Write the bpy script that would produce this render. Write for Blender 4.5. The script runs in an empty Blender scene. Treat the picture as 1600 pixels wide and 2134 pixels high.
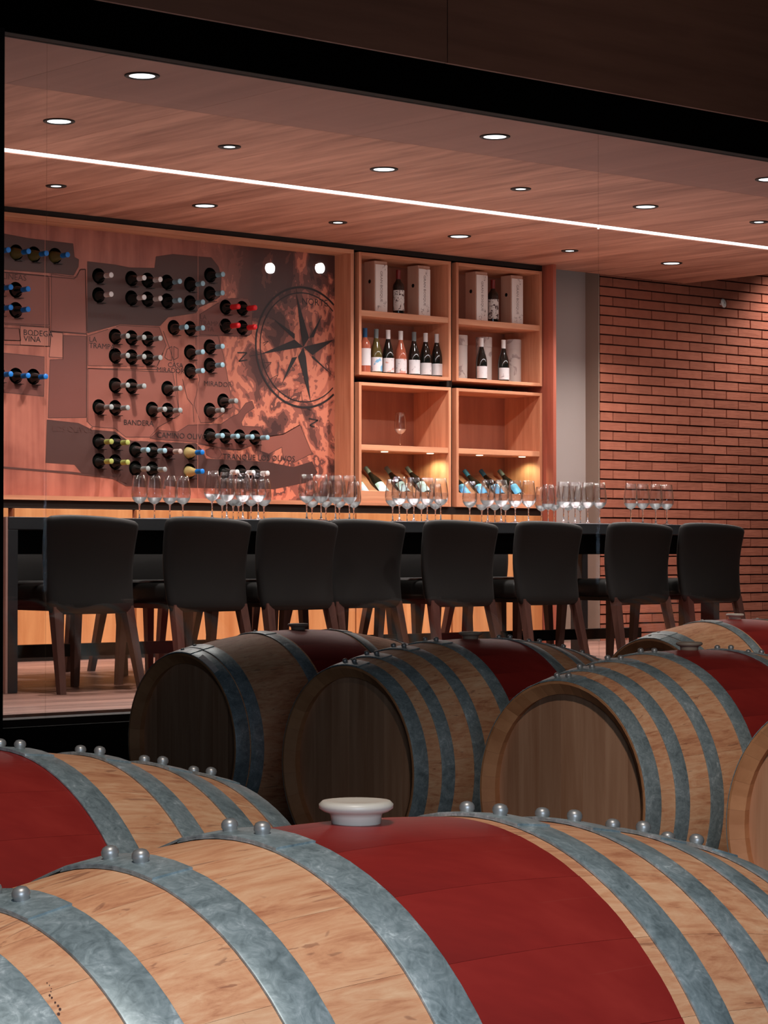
import bpy, bmesh, math, random
from mathutils import Vector, Matrix
from mathutils.geometry import delaunay_2d_cdt
random.seed(7)
PI = math.pi
S = bpy.context.scene
COL = S.collection
# ------------------------------------------------------------------ camera
ZC = 0.631                       # eye height above the tasting-room floor
PITCH = math.radians(1.008)
YAW = math.radians(40.92)        # to the right of the wall normal (+Y)
F = 5000.0                       # focal length in pixels of a 1600 px wide frame
cam = bpy.data.cameras.new('camera')
cam_o = bpy.data.objects.new('camera', cam)
COL.objects.link(cam_o)
cam.sensor_fit = 'HORIZONTAL'
cam.sensor_width = 36.0
cam.lens = F / 1600 * 36
cam.clip_start = 0.05
cam.clip_end = 100
cam_o.location = (0, 0, ZC)
cam_o.rotation_euler = (PI / 2 + PITCH, 0, -YAW)
S.camera = cam_o
# ------------------------------------------------------------------ world, exposure
w = bpy.data.worlds.new('world')
S.world = w
w.use_nodes = True
w.node_tree.nodes['Background'].inputs[0].default_value = (0.75, 0.85, 1.0, 1)
w.node_tree.nodes['Background'].inputs[1].default_value = 0.006
S.view_settings.view_transform = 'Standard'
S.view_settings.look = 'None'
S.view_settings.gamma = 1
S.view_settings.exposure = 1.0
S.view_settings.use_curve_mapping = False
S.cycles.transparent_max_bounces = 40
S.cycles.max_bounces = 24
S.cycles.transmission_bounces = 24
S.cycles.sample_clamp_indirect = 4
# light levels
E_DOWN = 58.0      # each ceiling downlight, W
E_STRIP = 40.0     # LED strip, W
E_HALL_BACK = 215.0  # hall ceiling spot above the far barrels
E_HALL_NEAR = 125.0   # hall lamp above the near barrels
E_HALL_COOL = 26.0   # cool light behind the camera
E_UP = 15.0  # added upward fill below the ceiling, W


def light(kind, name, loc, energy, color, rot=None, **kw):
    l = bpy.data.lights.new(name, kind)
    l.energy = energy
    l.color = color
    for k, v in kw.items():
        setattr(l, k, v)
    o = bpy.data.objects.new(name, l)
    COL.objects.link(o)
    o.location = loc
    if rot is not None:
        o.rotation_euler = rot
    return o


def aim(o, target):
    d = Vector(target) - o.location
    o.rotation_euler = d.to_track_quat('-Z', 'Y').to_euler()


# hall lights: a ceiling spot above the far barrels, one above the near ones, a cool area light placed behind the camera
aim(light('SPOT', 'hall_far_light', (1.5, 1.1, 2.6), E_HALL_BACK, (1.0, 0.93, 0.86), spot_size=math.radians(64), spot_blend=1.0, shadow_soft_size=0.08), (4.6, 2.4, 0.0))
aim(light('SPOT', 'hall_near_light', (0.5, 0.7, 3.4), E_HALL_NEAR, (1.0, 0.95, 0.88), spot_size=math.radians(64), spot_blend=0.7, shadow_soft_size=0.25), (1.45, 1.9, 0.2))
aim(light('AREA', 'hall_cool_light', (-0.2, -0.8, 0.75), E_HALL_COOL, (0.6, 0.79, 1.0), shape='RECTANGLE', size=1.3, size_y=1.1), (1.4, 1.6, 0.1))
aim(light('SPOT', 'hall_right_fill', (7.2, 3.2, 3.2), 110.0, (1.0, 0.93, 0.86), spot_size=math.radians(62), spot_blend=1.0, shadow_soft_size=0.08), (8.0, 6.2, 0.0))  # added spot that brightens the farthest barrels
aim(light('SPOT', 'fascia_fill', (7.0, 2.6, 2.0), 24.0, (1.0, 0.9, 0.82), spot_size=math.radians(100), spot_blend=1.0, shadow_soft_size=0.1), (6.8, 7.3, 4.6))  # added spot, only lifts the dim wood fascia
# tasting room: added fill facing the ceiling, then the linear LED light
light('AREA', 'ceiling_fill', (9.0, 10.3, 1.6), E_UP, (1.0, 0.97, 0.95), rot=(PI, 0, 0), shape='RECTANGLE', size=9.0, size_y=2.4)
st = light('AREA', 'led_strip_light', (9.5, 10.35, ZC + 2.02), E_STRIP, (1.0, 0.94, 0.9), rot=(0, 0, 0), shape='RECTANGLE', size=10.0, size_y=0.04)

# ------------------------------------------------------------------ picture -> place helpers
FWD = Vector((math.sin(YAW) * math.cos(PITCH), math.cos(YAW) * math.cos(PITCH), math.sin(PITCH)))
RGT = Vector((math.cos(YAW), -math.sin(YAW), 0))
UPV = RGT.cross(FWD)


def ray(x, y):
    return FWD + RGT * ((x - 800) / F) + UPV * ((1067 - y) / F)


def at(x, y, Y):
    """point of the plane Y seen at pixel x, y"""
    r = ray(x, y)
    t = Y / r.y
    return Vector((r.x * t, Y, r.z * t + ZC))


def atz(x, y, z):
    r = ray(x, y)
    t = (z - ZC) / r.z
    return Vector((r.x * t, r.y * t, z))


# ------------------------------------------------------------------ materials
def srgb(r, g, b):
    f = lambda c: (c / 255 / 12.92) if c / 255 <= 0.04045 else ((c / 255 + 0.055) / 1.055) ** 2.4
    return (f(r), f(g), f(b), 1)


class NT:
    def __init__(s, name):
        s.m = bpy.data.materials.new(name)
        s.m.use_nodes = True
        s.t = s.m.node_tree
        s.b = s.t.nodes['Principled BSDF']
        s.out = s.t.nodes['Material Output']

    def n(s, typ, **kw):
        o = s.t.nodes.new(typ)
        for k, v in kw.items():
            setattr(o, k, v)
        return o

    def l(s, a, b):
        s.t.links.new(a, b)

    def mix(s, fac, a, b, blend='MIX'):
        n = s.n('ShaderNodeMix', data_type='RGBA', blend_type=blend)
        for sock, v in ((n.inputs[0], fac), (n.inputs[6], a), (n.inputs[7], b)):
            if hasattr(v, 'links'):
                s.l(v, sock)
            else:
                sock.default_value = v
        return n.outputs[2]

    def math(s, op, a, b=0.0, c=0.0):
        n = s.n('ShaderNodeMath', operation=op)
        for sock, v in zip(n.inputs, (a, b, c)):
            if hasattr(v, 'links'):
                s.l(v, sock)
            else:
                sock.default_value = v
        return n.outputs[0]

    def noise(s, scale, detail=4, rough=0.55, vec=None, dist=0.0):
        n = s.n('ShaderNodeTexNoise')
        n.inputs['Scale'].default_value = scale
        n.inputs['Detail'].default_value = detail
        n.inputs['Roughness'].default_value = rough
        n.inputs['Distortion'].default_value = dist
        if vec is not None:
            s.l(vec, n.inputs['Vector'])
        return n.outputs['Fac']

    def obj(s, scale=(1, 1, 1), rnd=0.0):
        tc = s.n('ShaderNodeTexCoord')
        v = tc.outputs['Object']
        if rnd:
            oi = s.n('ShaderNodeObjectInfo')
            a = s.n('ShaderNodeVectorMath', operation='SCALE')
            cx = s.n('ShaderNodeCombineXYZ')
            for i in range(3):
                s.l(oi.outputs['Random'], cx.inputs[i])
            s.l(cx.outputs[0], a.inputs[0])
            a.inputs['Scale'].default_value = rnd
            ad = s.n('ShaderNodeVectorMath', operation='ADD')
            s.l(v, ad.inputs[0])
            s.l(a.outputs[0], ad.inputs[1])
            v = ad.outputs[0]
        mp = s.n('ShaderNodeMapping')
        s.l(v, mp.inputs['Vector'])
        mp.inputs['Scale'].default_value = scale
        return mp.outputs[0]

    def ramp(s, fac, stops, interp='LINEAR'):
        n = s.n('ShaderNodeValToRGB')
        n.color_ramp.interpolation = interp
        el = n.color_ramp.elements
        while len(el) < len(stops):
            el.new(0.5)
        for e, (p, c) in zip(el, stops):
            e.position = p
            e.color = c
        s.l(fac, n.inputs[0])
        return n.outputs[0]

    def bump(s, h, strength=0.2, dist=0.01):
        n = s.n('ShaderNodeBump')
        n.inputs['Strength'].default_value = strength
        n.inputs['Distance'].default_value = dist
        s.l(h, n.inputs['Height'])
        s.l(n.outputs[0], s.b.inputs['Normal'])

    def color(s, c):
        if hasattr(c, 'links'):
            s.l(c, s.b.inputs['Base Color'])
        else:
            s.b.inputs['Base Color'].default_value = c
        return s

    def set(s, **kw):
        for k, v in kw.items():
            k = k.replace('_', ' ')
            if hasattr(v, 'links'):
                s.l(v, s.b.inputs[k])
            else:
                s.b.inputs[k].default_value = v
        return s


def plain(name, c, rough=0.6, metal=0.0, spec=0.5, var=0.0, scale=8):
    t = NT(name)
    if var:
        f = t.noise(scale, 3, vec=t.obj())
        d = tuple(x * (1 - var) for x in c[:3]) + (1,)
        t.color(t.mix(f, d, c))
    else:
        t.color(c)
    t.set(Roughness=rough, Metallic=metal, Specular_IOR_Level=spec)
    return t.m


def wood(name, dark, lite, stretch=(1, 1, 0.06), scale=26, rough=0.45, rnd=7.0, vary=0.25, spec=0.4, bump=0.05, fine=True):
    t = NT(name)
    v = t.obj(stretch, rnd)
    f1 = t.noise(scale, 6, 0.6, v, 0.4)
    f2 = t.noise(scale * 0.22, 3, 0.5, v, 1.0)
    f = t.math('ADD', t.math('MULTIPLY', f1, 0.55), t.math('MULTIPLY', f2, 0.55))
    c = t.ramp(f, [(0.36, dark), (0.68, lite)])
    oi = t.n('ShaderNodeObjectInfo')
    k = t.math('MULTIPLY_ADD', oi.outputs['Random'], vary, 1 - vary)
    cc = t.n('ShaderNodeCombineColor')
    for i in range(3):
        t.l(k, cc.inputs[i])
    c = t.mix(1.0, c, cc.outputs[0], 'MULTIPLY')
    t.color(c)
    t.set(Roughness=rough, Specular_IOR_Level=spec)
    if bump:
        t.bump(f1, bump, 0.003)
    return t.m


M = {}
M['cab'] = wood('cabinet_oak', srgb(188, 116, 84), srgb(230, 162, 126), rough=0.5, vary=0.12, scale=30)
M['cabx'] = wood('cabinet_oak_across', srgb(190, 118, 86), srgb(232, 166, 128), stretch=(0.06, 1, 1), rough=0.5, vary=0.1, scale=30)
M['door'] = wood('door_oak', srgb(196, 122, 72), srgb(232, 164, 108), rough=0.45, vary=0.12, scale=18)
M['endpanel'] = wood('cherry_panel', srgb(120, 62, 48), srgb(190, 104, 84), rough=0.4, vary=0.05, scale=14)
M['ceil'] = wood('ceiling_veneer', srgb(140, 88, 70), srgb(206, 148, 124), stretch=(1, 0.10, 1), scale=16, rough=0.55, vary=0.06, bump=0)
M['ceilm'] = wood('ceiling_front_band', srgb(148, 104, 92), srgb(168, 122, 108), stretch=(1, 0.07, 1), scale=9, rough=0.6, vary=0.05, bump=0)  # greyer tone on the ceiling band next to the glass
M['floor'] = wood('floor_boards', srgb(96, 64, 56), srgb(168, 126, 112), stretch=(0.06, 1, 1), scale=34, rough=0.42, vary=0.22)
M['fascia'] = wood('dark_walnut_fascia', srgb(120, 76, 60), srgb(150, 100, 80), stretch=(0.1, 1, 1), scale=12, rough=0.6, vary=0.1, bump=0)
M['black'] = plain('black_matt', srgb(9, 9, 9), 0.7, spec=0.2)
M['blackrail'] = plain('dark_bronze_rail', srgb(40, 33, 30), 0.6, spec=0.3, var=0.15)
M['void'] = plain('bulkhead_black', srgb(6, 6, 6), 1.0, spec=0.0)
M['hall'] = plain('hall_black_plaster', srgb(10, 9, 9), 0.9, spec=0.1, var=0.2, scale=3)
M['table'] = plain('table_black_lacquer', srgb(52, 54, 57), 0.4, spec=0.5, var=0.2)
M['tableside'] = plain('table_end_reflection', srgb(190, 150, 140), 0.5)  # beige reflection on the table end, put into its colour
M['grey'] = plain('grey_plaster', srgb(172, 160, 156), 0.8, var=0.05, scale=2)
M['beige'] = plain('beige_plaster', srgb(158, 136, 122), 0.8, var=0.05, scale=2)
M['leather'] = plain('black_leather', srgb(22, 21, 20), 0.42, spec=0.5, var=0.25, scale=14)
M['leatherback'] = plain('black_leather_back', srgb(19, 17, 16), 0.62, spec=0.35, var=0.25, scale=10)
M['leg'] = wood('walnut_leg', srgb(66, 42, 38), srgb(104, 70, 62), rough=0.4, vary=0.3, scale=30)
M['white'] = plain('white_plastic', srgb(220, 220, 218), 0.5)
M['ink'] = plain('map_ink', srgb(44, 34, 34), 0.6)
M['ink2'] = plain('map_ink_faint', srgb(84, 50, 44), 0.6)
M['plotdark'] = plain('map_plot_dark', srgb(82, 54, 50), 0.45, var=0.12, scale=3)
M['plotmid'] = plain('map_plot_mid', srgb(120, 70, 62), 0.45, var=0.12, scale=3)
M['plotsoft'] = plain('map_plot_soft', srgb(148, 88, 76), 0.45, var=0.12, scale=3)
M['road'] = plain('map_road', srgb(190, 120, 102), 0.5, var=0.1, scale=3)
M['slate'] = plain('compass_slate', srgb(38, 32, 34), 0.5)
M['bung'] = plain('bung_silicone', srgb(214, 200, 184), 0.4, var=0.08, scale=20)
M['bungold'] = plain('bung_silicone_dull', srgb(150, 132, 116), 0.5, var=0.1, scale=20)
M['rail'] = plain('rack_steel', srgb(24, 24, 26), 0.6, metal=0.3)
M['paper'] = plain('tasting_mat', srgb(225, 215, 222), 0.7)
M['wire'] = plain('dark_wire', srgb(20, 18, 18), 0.3, metal=0.5)


def mural():
    t = NT('map_mural')
    tc = t.n('ShaderNodeTexCoord')
    sep = t.n('ShaderNodeSeparateXYZ')
    t.l(tc.outputs['Object'], sep.inputs[0])
    x, z = sep.outputs[0], sep.outputs[2]
    v = t.obj((1, 1, 0.55))
    big = t.noise(3.0, 4, 0.55, t.obj((1, 1, 0.8)), 0.7)
    sm = t.noise(10, 3, 0.5, t.obj((1, 1, 0.8)), 0.8)
    grain = t.noise(16, 4, 0.5, t.obj((1, 1, 0.10)), 0.3)
    # the print turns from plain soil on the left to rocky slopes on the right
    right = t.n('ShaderNodeMapRange')
    t.l(x, right.inputs[0])
    right.inputs[1].default_value = 8.85
    right.inputs[2].default_value = 9.45
    right.clamp = True
    up = t.n('ShaderNodeMapRange')
    t.l(z, up.inputs[0])
    up.inputs[1].default_value = 1.6
    up.inputs[2].default_value = 2.4
    f = t.math('ADD', t.math('MULTIPLY', big, 0.80), t.math('MULTIPLY', sm, 0.20))
    f = t.math('SUBTRACT', f, t.math('MULTIPLY_ADD', up.outputs[0], 0.13, 0.022))
    rock = t.ramp(f, [(0.0, srgb(78, 52, 50)), (0.40, srgb(104, 66, 60)), (0.445, srgb(150, 90, 78)), (0.475, srgb(206, 126, 102)), (0.52, srgb(176, 102, 84)), (0.545, srgb(112, 70, 64)), (0.575, srgb(204, 124, 100)), (0.62, srgb(92, 60, 56))], 'CONSTANT')
    g = t.math('ADD', t.math('MULTIPLY', big, 0.5), t.math('MULTIPLY', grain, 0.5))
    base = t.ramp(g, [(0.38, srgb(146, 84, 72)), (0.62, srgb(188, 116, 98))])
    c = t.mix(right.outputs[0], base, rock)
    t.color(c)
    t.set(Roughness=0.38, Specular_IOR_Level=0.4)
    return t.m


M['mural'] = mural()


def brick_mat(name, a, b):
    t = NT(name)
    v = t.obj((1, 1, 1), 9.0)
    f = t.noise(14, 4, 0.6, v)
    streak = t.noise(30, 4, 0.6, t.obj((0.25, 1, 2.2), 9.0))
    c = t.mix(f, a, b)
    oi = t.n('ShaderNodeObjectInfo')
    k = t.math('MULTIPLY_ADD', oi.outputs['Random'], 0.22, 0.78)
    cc = t.n('ShaderNodeCombineColor')
    for i in range(3):
        t.l(k, cc.inputs[i])
    t.color(t.mix(1.0, c, cc.outputs[0], 'MULTIPLY'))
    t.set(Roughness=0.85, Specular_IOR_Level=0.2)
    t.bump(streak, 0.5, 0.006)
    return t.m


M['brick'] = brick_mat('brick_clay', srgb(160, 94, 76), srgb(196, 122, 98))
M['mortar'] = plain('mortar', srgb(92, 58, 50), 0.95, spec=0.1, var=0.2, scale=20)


def oak_stave():
    t = NT('barrel_oak')
    v = t.obj((0.10, 1, 1), 5.0)
    f1 = t.noise(95, 6, 0.65, v, 0.8)
    v2 = t.obj((0.22, 1, 1), 5.0)
    f2 = t.noise(22, 6, 0.7, v2, 2.2)
    f3 = t.noise(38, 3, 0.5, t.obj((0.14, 1, 1), 3.0), 2.6)
    f4 = t.noise(5, 3, 0.5, t.obj((0.6, 1, 1), 2.0), 0.5)
    mixf = t.math('ADD', t.math('ADD', t.math('MULTIPLY', f1, 0.38), t.math('MULTIPLY', f2, 0.40)), t.math('MULTIPLY', f4, 0.22))
    c = t.ramp(mixf, [(0.36, srgb(180, 108, 74)), (0.48, srgb(220, 154, 112)), (0.62, srgb(238, 186, 144))])
    spot = t.ramp(f3, [(0.31, (1, 1, 1, 1)), (0.35, (0, 0, 0, 1))])
    c = t.mix(t.math('MULTIPLY', spot, 0.55), c, srgb(138, 84, 62))
    oi = t.n('ShaderNodeObjectInfo')
    k = t.math('MULTIPLY_ADD', oi.outputs['Random'], 0.06, 0.94)
    cc = t.n('ShaderNodeCombineColor')
    for i in range(3):
        t.l(k, cc.inputs[i])
    c = t.mix(1.0, c, cc.outputs[0], 'MULTIPLY')
    # wine-red painted belly between the two bilge hoops
    tc = t.n('ShaderNodeTexCoord')
    sep = t.n('ShaderNodeSeparateXYZ')
    t.l(tc.outputs['Object'], sep.inputs[0])
    ax = t.math('ABSOLUTE', sep.outputs[0])
    wob = t.math('MULTIPLY_ADD', t.noise(18, 2, vec=t.obj()), 0.004, 0.127)
    paint = t.math('LESS_THAN', ax, wob)
    rf = t.noise(3.2, 5, 0.65, t.obj((0.5, 1, 1)), 0.8)
    red = t.ramp(rf, [(0.32, srgb(124, 34, 31)), (0.5, srgb(146, 40, 35)), (0.68, srgb(166, 52, 44))])
    scr = t.ramp(t.noise(60, 3, 0.5, t.obj((0.08, 1, 1)), 1.0), [(0.66, (0, 0, 0, 1)), (0.74, (1, 1, 1, 1))])
    red = t.mix(t.math('MULTIPLY', scr, 0.15), red, srgb(170, 84, 70))
    c = t.mix(paint, c, red)
    t.color(c)
    r = t.math('MULTIPLY_ADD', paint, -0.24, 0.64)
    t.set(Roughness=r, Specular_IOR_Level=0.35)
    t.bump(f1, 0.12, 0.002)
    return t.m


M['stave'] = oak_stave()
M['headwood'] = wood('barrel_head_oak', srgb(172, 118, 86), srgb(208, 156, 122), stretch=(1, 1, 0.07), scale=40, rough=0.6, vary=0.22, rnd=5.0)
M['croze'] = wood('barrel_chime_oak', srgb(170, 108, 68), srgb(204, 142, 98), stretch=(1, 1, 1), scale=12, rough=0.6, vary=0.15)


def galv():
    t = NT('galvanised_hoop')
    v = t.obj((1, 1, 1), 4.0)
    f = t.noise(16, 6, 0.65, v, 1.5)
    f2 = t.noise(60, 4, 0.6, v, 2.5)
    g = t.math('ADD', t.math('MULTIPLY', f, 0.6), t.math('MULTIPLY', f2, 0.4))
    c = t.ramp(g, [(0.34, srgb(112, 124, 126)), (0.5, srgb(150, 162, 164)), (0.58, srgb(170, 180, 182)), (0.66, srgb(212, 220, 220))])
    t.color(c)
    t.set(Metallic=0.35, Roughness=t.math('MULTIPLY_ADD', f2, 0.25, 0.32), Specular_IOR_Level=0.5)
    return t.m


M['galv'] = galv()
M['rivet'] = plain('rivet_steel', srgb(176, 170, 166), 0.4, metal=0.6, var=0.2, scale=60)


def thin_glass(name, tint, base, edge, rough=0.02, power=3.0):
    t = NT(name)
    tr = t.n('ShaderNodeBsdfTransparent')
    tr.inputs[0].default_value = tint
    gl = t.n('ShaderNodeBsdfGlossy')
    gl.inputs['Roughness'].default_value = rough
    lw = t.n('ShaderNodeLayerWeight')
    lw.inputs['Blend'].default_value = 0.5
    p = t.math('POWER', lw.outputs['Facing'], power)
    fac = t.math('MULTIPLY_ADD', p, edge, base)
    mx = t.n('ShaderNodeMixShader')
    t.l(fac, mx.inputs[0])
    t.l(tr.outputs[0], mx.inputs[1])
    t.l(gl.outputs[0], mx.inputs[2])
    t.l(mx.outputs[0], t.out.inputs[0])
    return t.m


M['pane'] = thin_glass('window_glass', (0.96, 0.96, 0.96, 1), 0.045, 0.9, 0.0, 5.0)
M['crystal_thin'] = thin_glass('wine_glass_crystal', (0.95, 0.96, 0.97, 1), 0.10, 0.85, 0.06, 1.8)
t_ = NT('wine_glass_crystal_solid')
t_.color((1, 1, 1, 1)).set(Roughness=0.0, IOR=1.5, Transmission_Weight=1.0)
M['crystalfoot'] = t_.m
M['crystal'] = thin_glass('wine_glass_crystal', (0.98, 0.98, 0.98, 1), 0.06, 0.9, 0.08, 2.4)
M['crystalbase'] = thin_glass('wine_glass_thick_base', (0.9, 0.92, 0.94, 1), 0.60, 0.4, 0.35, 1.5)


def bottle_glass(name, c, rough=0.08, trans=0.0):
    t = NT(name)
    t.color(c).set(Roughness=rough, Specular_IOR_Level=0.6, Coat_Weight=0.3, Transmission_Weight=trans)
    return t.m


M['gdark'] = bottle_glass('bottle_dark', srgb(22, 24, 22))
M['golive'] = bottle_glass('bottle_olive', srgb(92, 80, 44))
M['gclear'] = bottle_glass('bottle_pale_wine', srgb(186, 166, 110))
M['grose'] = bottle_glass('bottle_rose', srgb(176, 96, 74))
M['gred'] = bottle_glass('bottle_dark_red', srgb(44, 16, 18))
CAPS = {'white': srgb(226, 222, 222), 'pale blue': srgb(150, 190, 206), 'bright blue': srgb(20, 120, 206), 'grey': srgb(150, 156, 156),
        'red': srgb(224, 36, 44), 'lime green': srgb(170, 178, 96), 'dark blue': srgb(24, 78, 122), 'dark red': srgb(120, 26, 22),
        'steel grey': srgb(112, 122, 124), 'brown and white': srgb(196, 178, 170), 'teal blue': srgb(50, 116, 160)}
for k, v in CAPS.items():
    M['cap ' + k] = plain('capsule_' + k.replace(' ', '_'), v, 0.4, spec=0.5)


def label_mat(name, base, ink, scale, thr, tint=None):
    t = NT(name)
    f = t.noise(scale, 4, 0.6, t.obj((1, 1, 1), 3.0), 1.0)
    c = t.ramp(f, [(thr - 0.03, ink), (thr, base)])
    if tint:
        f2 = t.noise(scale * 0.4, 2, 0.5, t.obj((1, 1, 1), 8.0))
        c = t.mix(t.ramp(f2, [(0.60, (0, 0, 0, 1)), (0.62, (1, 1, 1, 1))]), c, tint)
    t.color(c).set(Roughness=0.7)
    return t.m


M['lab plain'] = label_mat('label_white', srgb(222, 218, 222), srgb(170, 160, 168), 30, 0.36)
M['lab blue'] = label_mat('label_white_blue_mark', srgb(226, 224, 230), srgb(170, 170, 180), 30, 0.36, srgb(120, 180, 220))
M['lab floral'] = label_mat('label_branches', srgb(228, 220, 214), srgb(84, 62, 60), 55, 0.46)
M['lab bird'] = label_mat('label_coloured_drawing', srgb(226, 216, 220), srgb(120, 110, 110), 40, 0.38, srgb(214, 160, 150))
M['lab ice'] = plain('label_ice_blue', srgb(176, 204, 222), 0.6)
M['lab sky'] = plain('label_sky_blue', srgb(80, 160, 224), 0.6)
M['box'] = wood('gift_box_pine', srgb(188, 142, 122), srgb(212, 168, 146), rough=0.6, vary=0.05)
M['lid'] = wood('gift_box_lid', srgb(232, 216, 208), srgb(246, 236, 230), rough=0.6, vary=0.05)
M['tube'] = label_mat('gift_tube_card', srgb(204, 192, 188), srgb(166, 150, 148), 9, 0.42)
M['tubeink'] = plain('gift_print', srgb(128, 108, 104), 0.7)
M['plyback'] = wood('cabinet_back', srgb(158, 100, 80), srgb(194, 132, 108), stretch=(1, 1, 0.1), scale=12, rough=0.55, vary=0.05)


def emit(name, c, s):
    t = NT(name)
    e = t.n('ShaderNodeEmission')
    e.inputs[0].default_value = c
    e.inputs[1].default_value = s
    t.l(e.outputs[0], t.out.inputs[0])
    return t.m


M['lamp'] = emit('downlight_glow', (0.93, 0.97, 1.0, 1), 2)
M['strip'] = emit('led_glow', (1.0, 0.97, 0.96, 1), 1.6)
M['spotlamp'] = emit('hall_spot_glow', (1, 0.98, 0.92, 1), 60)
M['puck'] = emit('shelf_led_glow', (1.0, 0.9, 0.6, 1), 2)


# ------------------------------------------------------------------ mesh helpers
def tag(o, label=None, cat=None, group=None, kind=None):
    if label:
        o['label'] = label
    if cat:
        o['category'] = cat
    if group:
        o['group'] = group
    if kind:
        o['kind'] = kind
    return o


def link(name, me, parent=None, loc=None, rot=None):
    o = bpy.data.objects.new(name, me)
    COL.objects.link(o)
    if parent:
        o.parent = parent
    if loc is not None:
        o.location = loc
    if rot is not None:
        o.rotation_euler = rot
    return o


def mesh(name, verts, faces, mats, fm=None, smooth=False):
    me = bpy.data.meshes.new(name)
    me.from_pydata([tuple(v) for v in verts], [], faces)
    for m in (mats if isinstance(mats, (list, tuple)) else [mats]):
        me.materials.append(m)
    if fm:
        me.polygons.foreach_set('material_index', fm)
    if smooth:
        me.polygons.foreach_set('use_smooth', [True] * len(faces))
    me.update()
    return me


BOXF = [(0, 2, 3, 1), (4, 5, 7, 6), (0, 1, 5, 4), (2, 6, 7, 3), (0, 4, 6, 2), (1, 3, 7, 5)]


class MB:
    """collects boxes, prisms and lathes into one mesh"""

    def __init__(s):
        s.v, s.f, s.m = [], [], []

    def add(s, v, f, mi=0):
        n = len(s.v)
        s.v += [Vector(p) for p in v]
        s.f += [tuple(i + n for i in q) for q in f]
        s.m += [mi] * len(f)
        return s

    def box(s, x0, x1, y0, y1, z0, z1, mi=0):
        return s.add([(x, y, z) for x in (x0, x1) for y in (y0, y1) for z in (z0, z1)], BOXF, mi)

    def bar(s, a, b, r0, r1, mi=0):
        """tapered square bar from a to b, half widths r0, r1"""
        a, b = Vector(a), Vector(b)
        vs = []
        for p, r in ((a, r0), (b, r1)):
            for sx, sy in ((-1, -1), (1, -1), (1, 1), (-1, 1)):
                vs.append((p.x + sx * r, p.y + sy * r, p.z))
        return s.add(vs, [(0, 1, 2, 3), (7, 6, 5, 4)] + [(i, i + 4, (i + 1) % 4 + 4, (i + 1) % 4) for i in range(4)], mi)

    def lathe(s, prof, n=16, axis='Z', c=(0, 0, 0), mi=0, a0=0.0, a1=2 * PI):
        full = abs(a1 - a0 - 2 * PI) < 1e-6
        k = n if full else n + 1
        vs = []
        for (r, h) in prof:
            for i in range(k):
                a = a0 + (a1 - a0) * i / n
                p = (r * math.cos(a), r * math.sin(a), h)
                if axis == 'X':
                    p = (h, r * math.cos(a), r * math.sin(a))
                elif axis == 'Y':
                    p = (r * math.cos(a), h, r * math.sin(a))
                vs.append(Vector(p) + Vector(c))
        fs = []
        for j in range(len(prof) - 1):
            for i in range(n):
                i2 = (i + 1) % k if full else i + 1
                q = (j * k + i, j * k + i2, (j + 1) * k + i2, (j + 1) * k + i)
                fs.append(q if axis != 'Y' else q[::-1])
        return s.add(vs, fs, mi)

    def me(s, name, mats, smooth=False):
        me = mesh(name, s.v, s.f, mats, s.m, smooth)
        return me

    def build(s, name, mats, parent=None, loc=None, rot=None, smooth=False, bevel=0.0):
        o = link(name, s.me(name, mats, smooth), parent, loc, rot)
        if bevel:
            b = o.modifiers.new('bevel', 'BEVEL')
            b.width = bevel
            b.segments = 2
            b.limit_method = 'ANGLE'
        return o


def box(name, x0, x1, y0, y1, z0, z1, mat, parent=None, bevel=0.0):
    """box whose origin is its base centre"""
    cx, cy = (x0 + x1) / 2, (y0 + y1) / 2
    p = Vector((cx, cy, z0))
    if parent:
        pl = parent_world(parent)
        loc = p - pl
    else:
        loc = p
    return MB().box(x0 - cx, x1 - cx, y0 - cy, y1 - cy, 0, z1 - z0).build(name, mat, parent, loc, bevel=bevel)


def parent_world(p):
    v = Vector((0, 0, 0))
    while p:
        v += p.location
        p = p.parent
    return v


def empty(name, loc, rz=0.0):
    o = bpy.data.objects.new(name, None)
    COL.objects.link(o)
    o.location = loc
    o.rotation_euler = (0, 0, rz)
    o.empty_display_size = 0.1
    return o


def shade_auto(o, ang=40):
    me = o.data
    me.polygons.foreach_set('use_smooth', [True] * len(me.polygons))
    try:
        me.set_sharp_from_angle(angle=math.radians(ang))
    except Exception:
        pass
    return o


def copy_tree(o, parent=None):
    c = o.copy()
    COL.objects.link(c)
    c.parent = parent
    for ch in list(o.children):
        copy_tree(ch, c)
    return c


def struct(o):
    return tag(o, kind='structure')


ORD = ['first', 'second', 'third', 'fourth', 'fifth', 'sixth', 'seventh', 'eighth', 'ninth', 'tenth']

# ================================================================== TASTING ROOM SHELL
ZCEIL = ZC + 2.032
YG = 8.05            # glazing plane
YW = 12.0            # front plane of the cabinets and of the map frame
X0, X1 = 4.4, 16.2

# floor of boards
fl = struct(box('floor', 2.6, X1, YG - 0.06, 12.62, -0.12, -0.012, M['blackrail']))
bw = 0.185
bm_ = MB().box(-0.6, 0.6, -bw / 2 + 0.001, bw / 2 - 0.001, 0, 0.0125)
board = bm_.me('floor_board', M['floor'])
r = 0
y = 8.1
fw = parent_world(fl)
while y < 12.3:
    x = 2.7 + (r * 0.47) % 1.2
    while x < 13.2:
        link('floor_board', board, fl, Vector((x + 0.6, y + bw / 2, -0.0125)) - fw)
        x += 1.202
    y += bw
    r += 1

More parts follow.
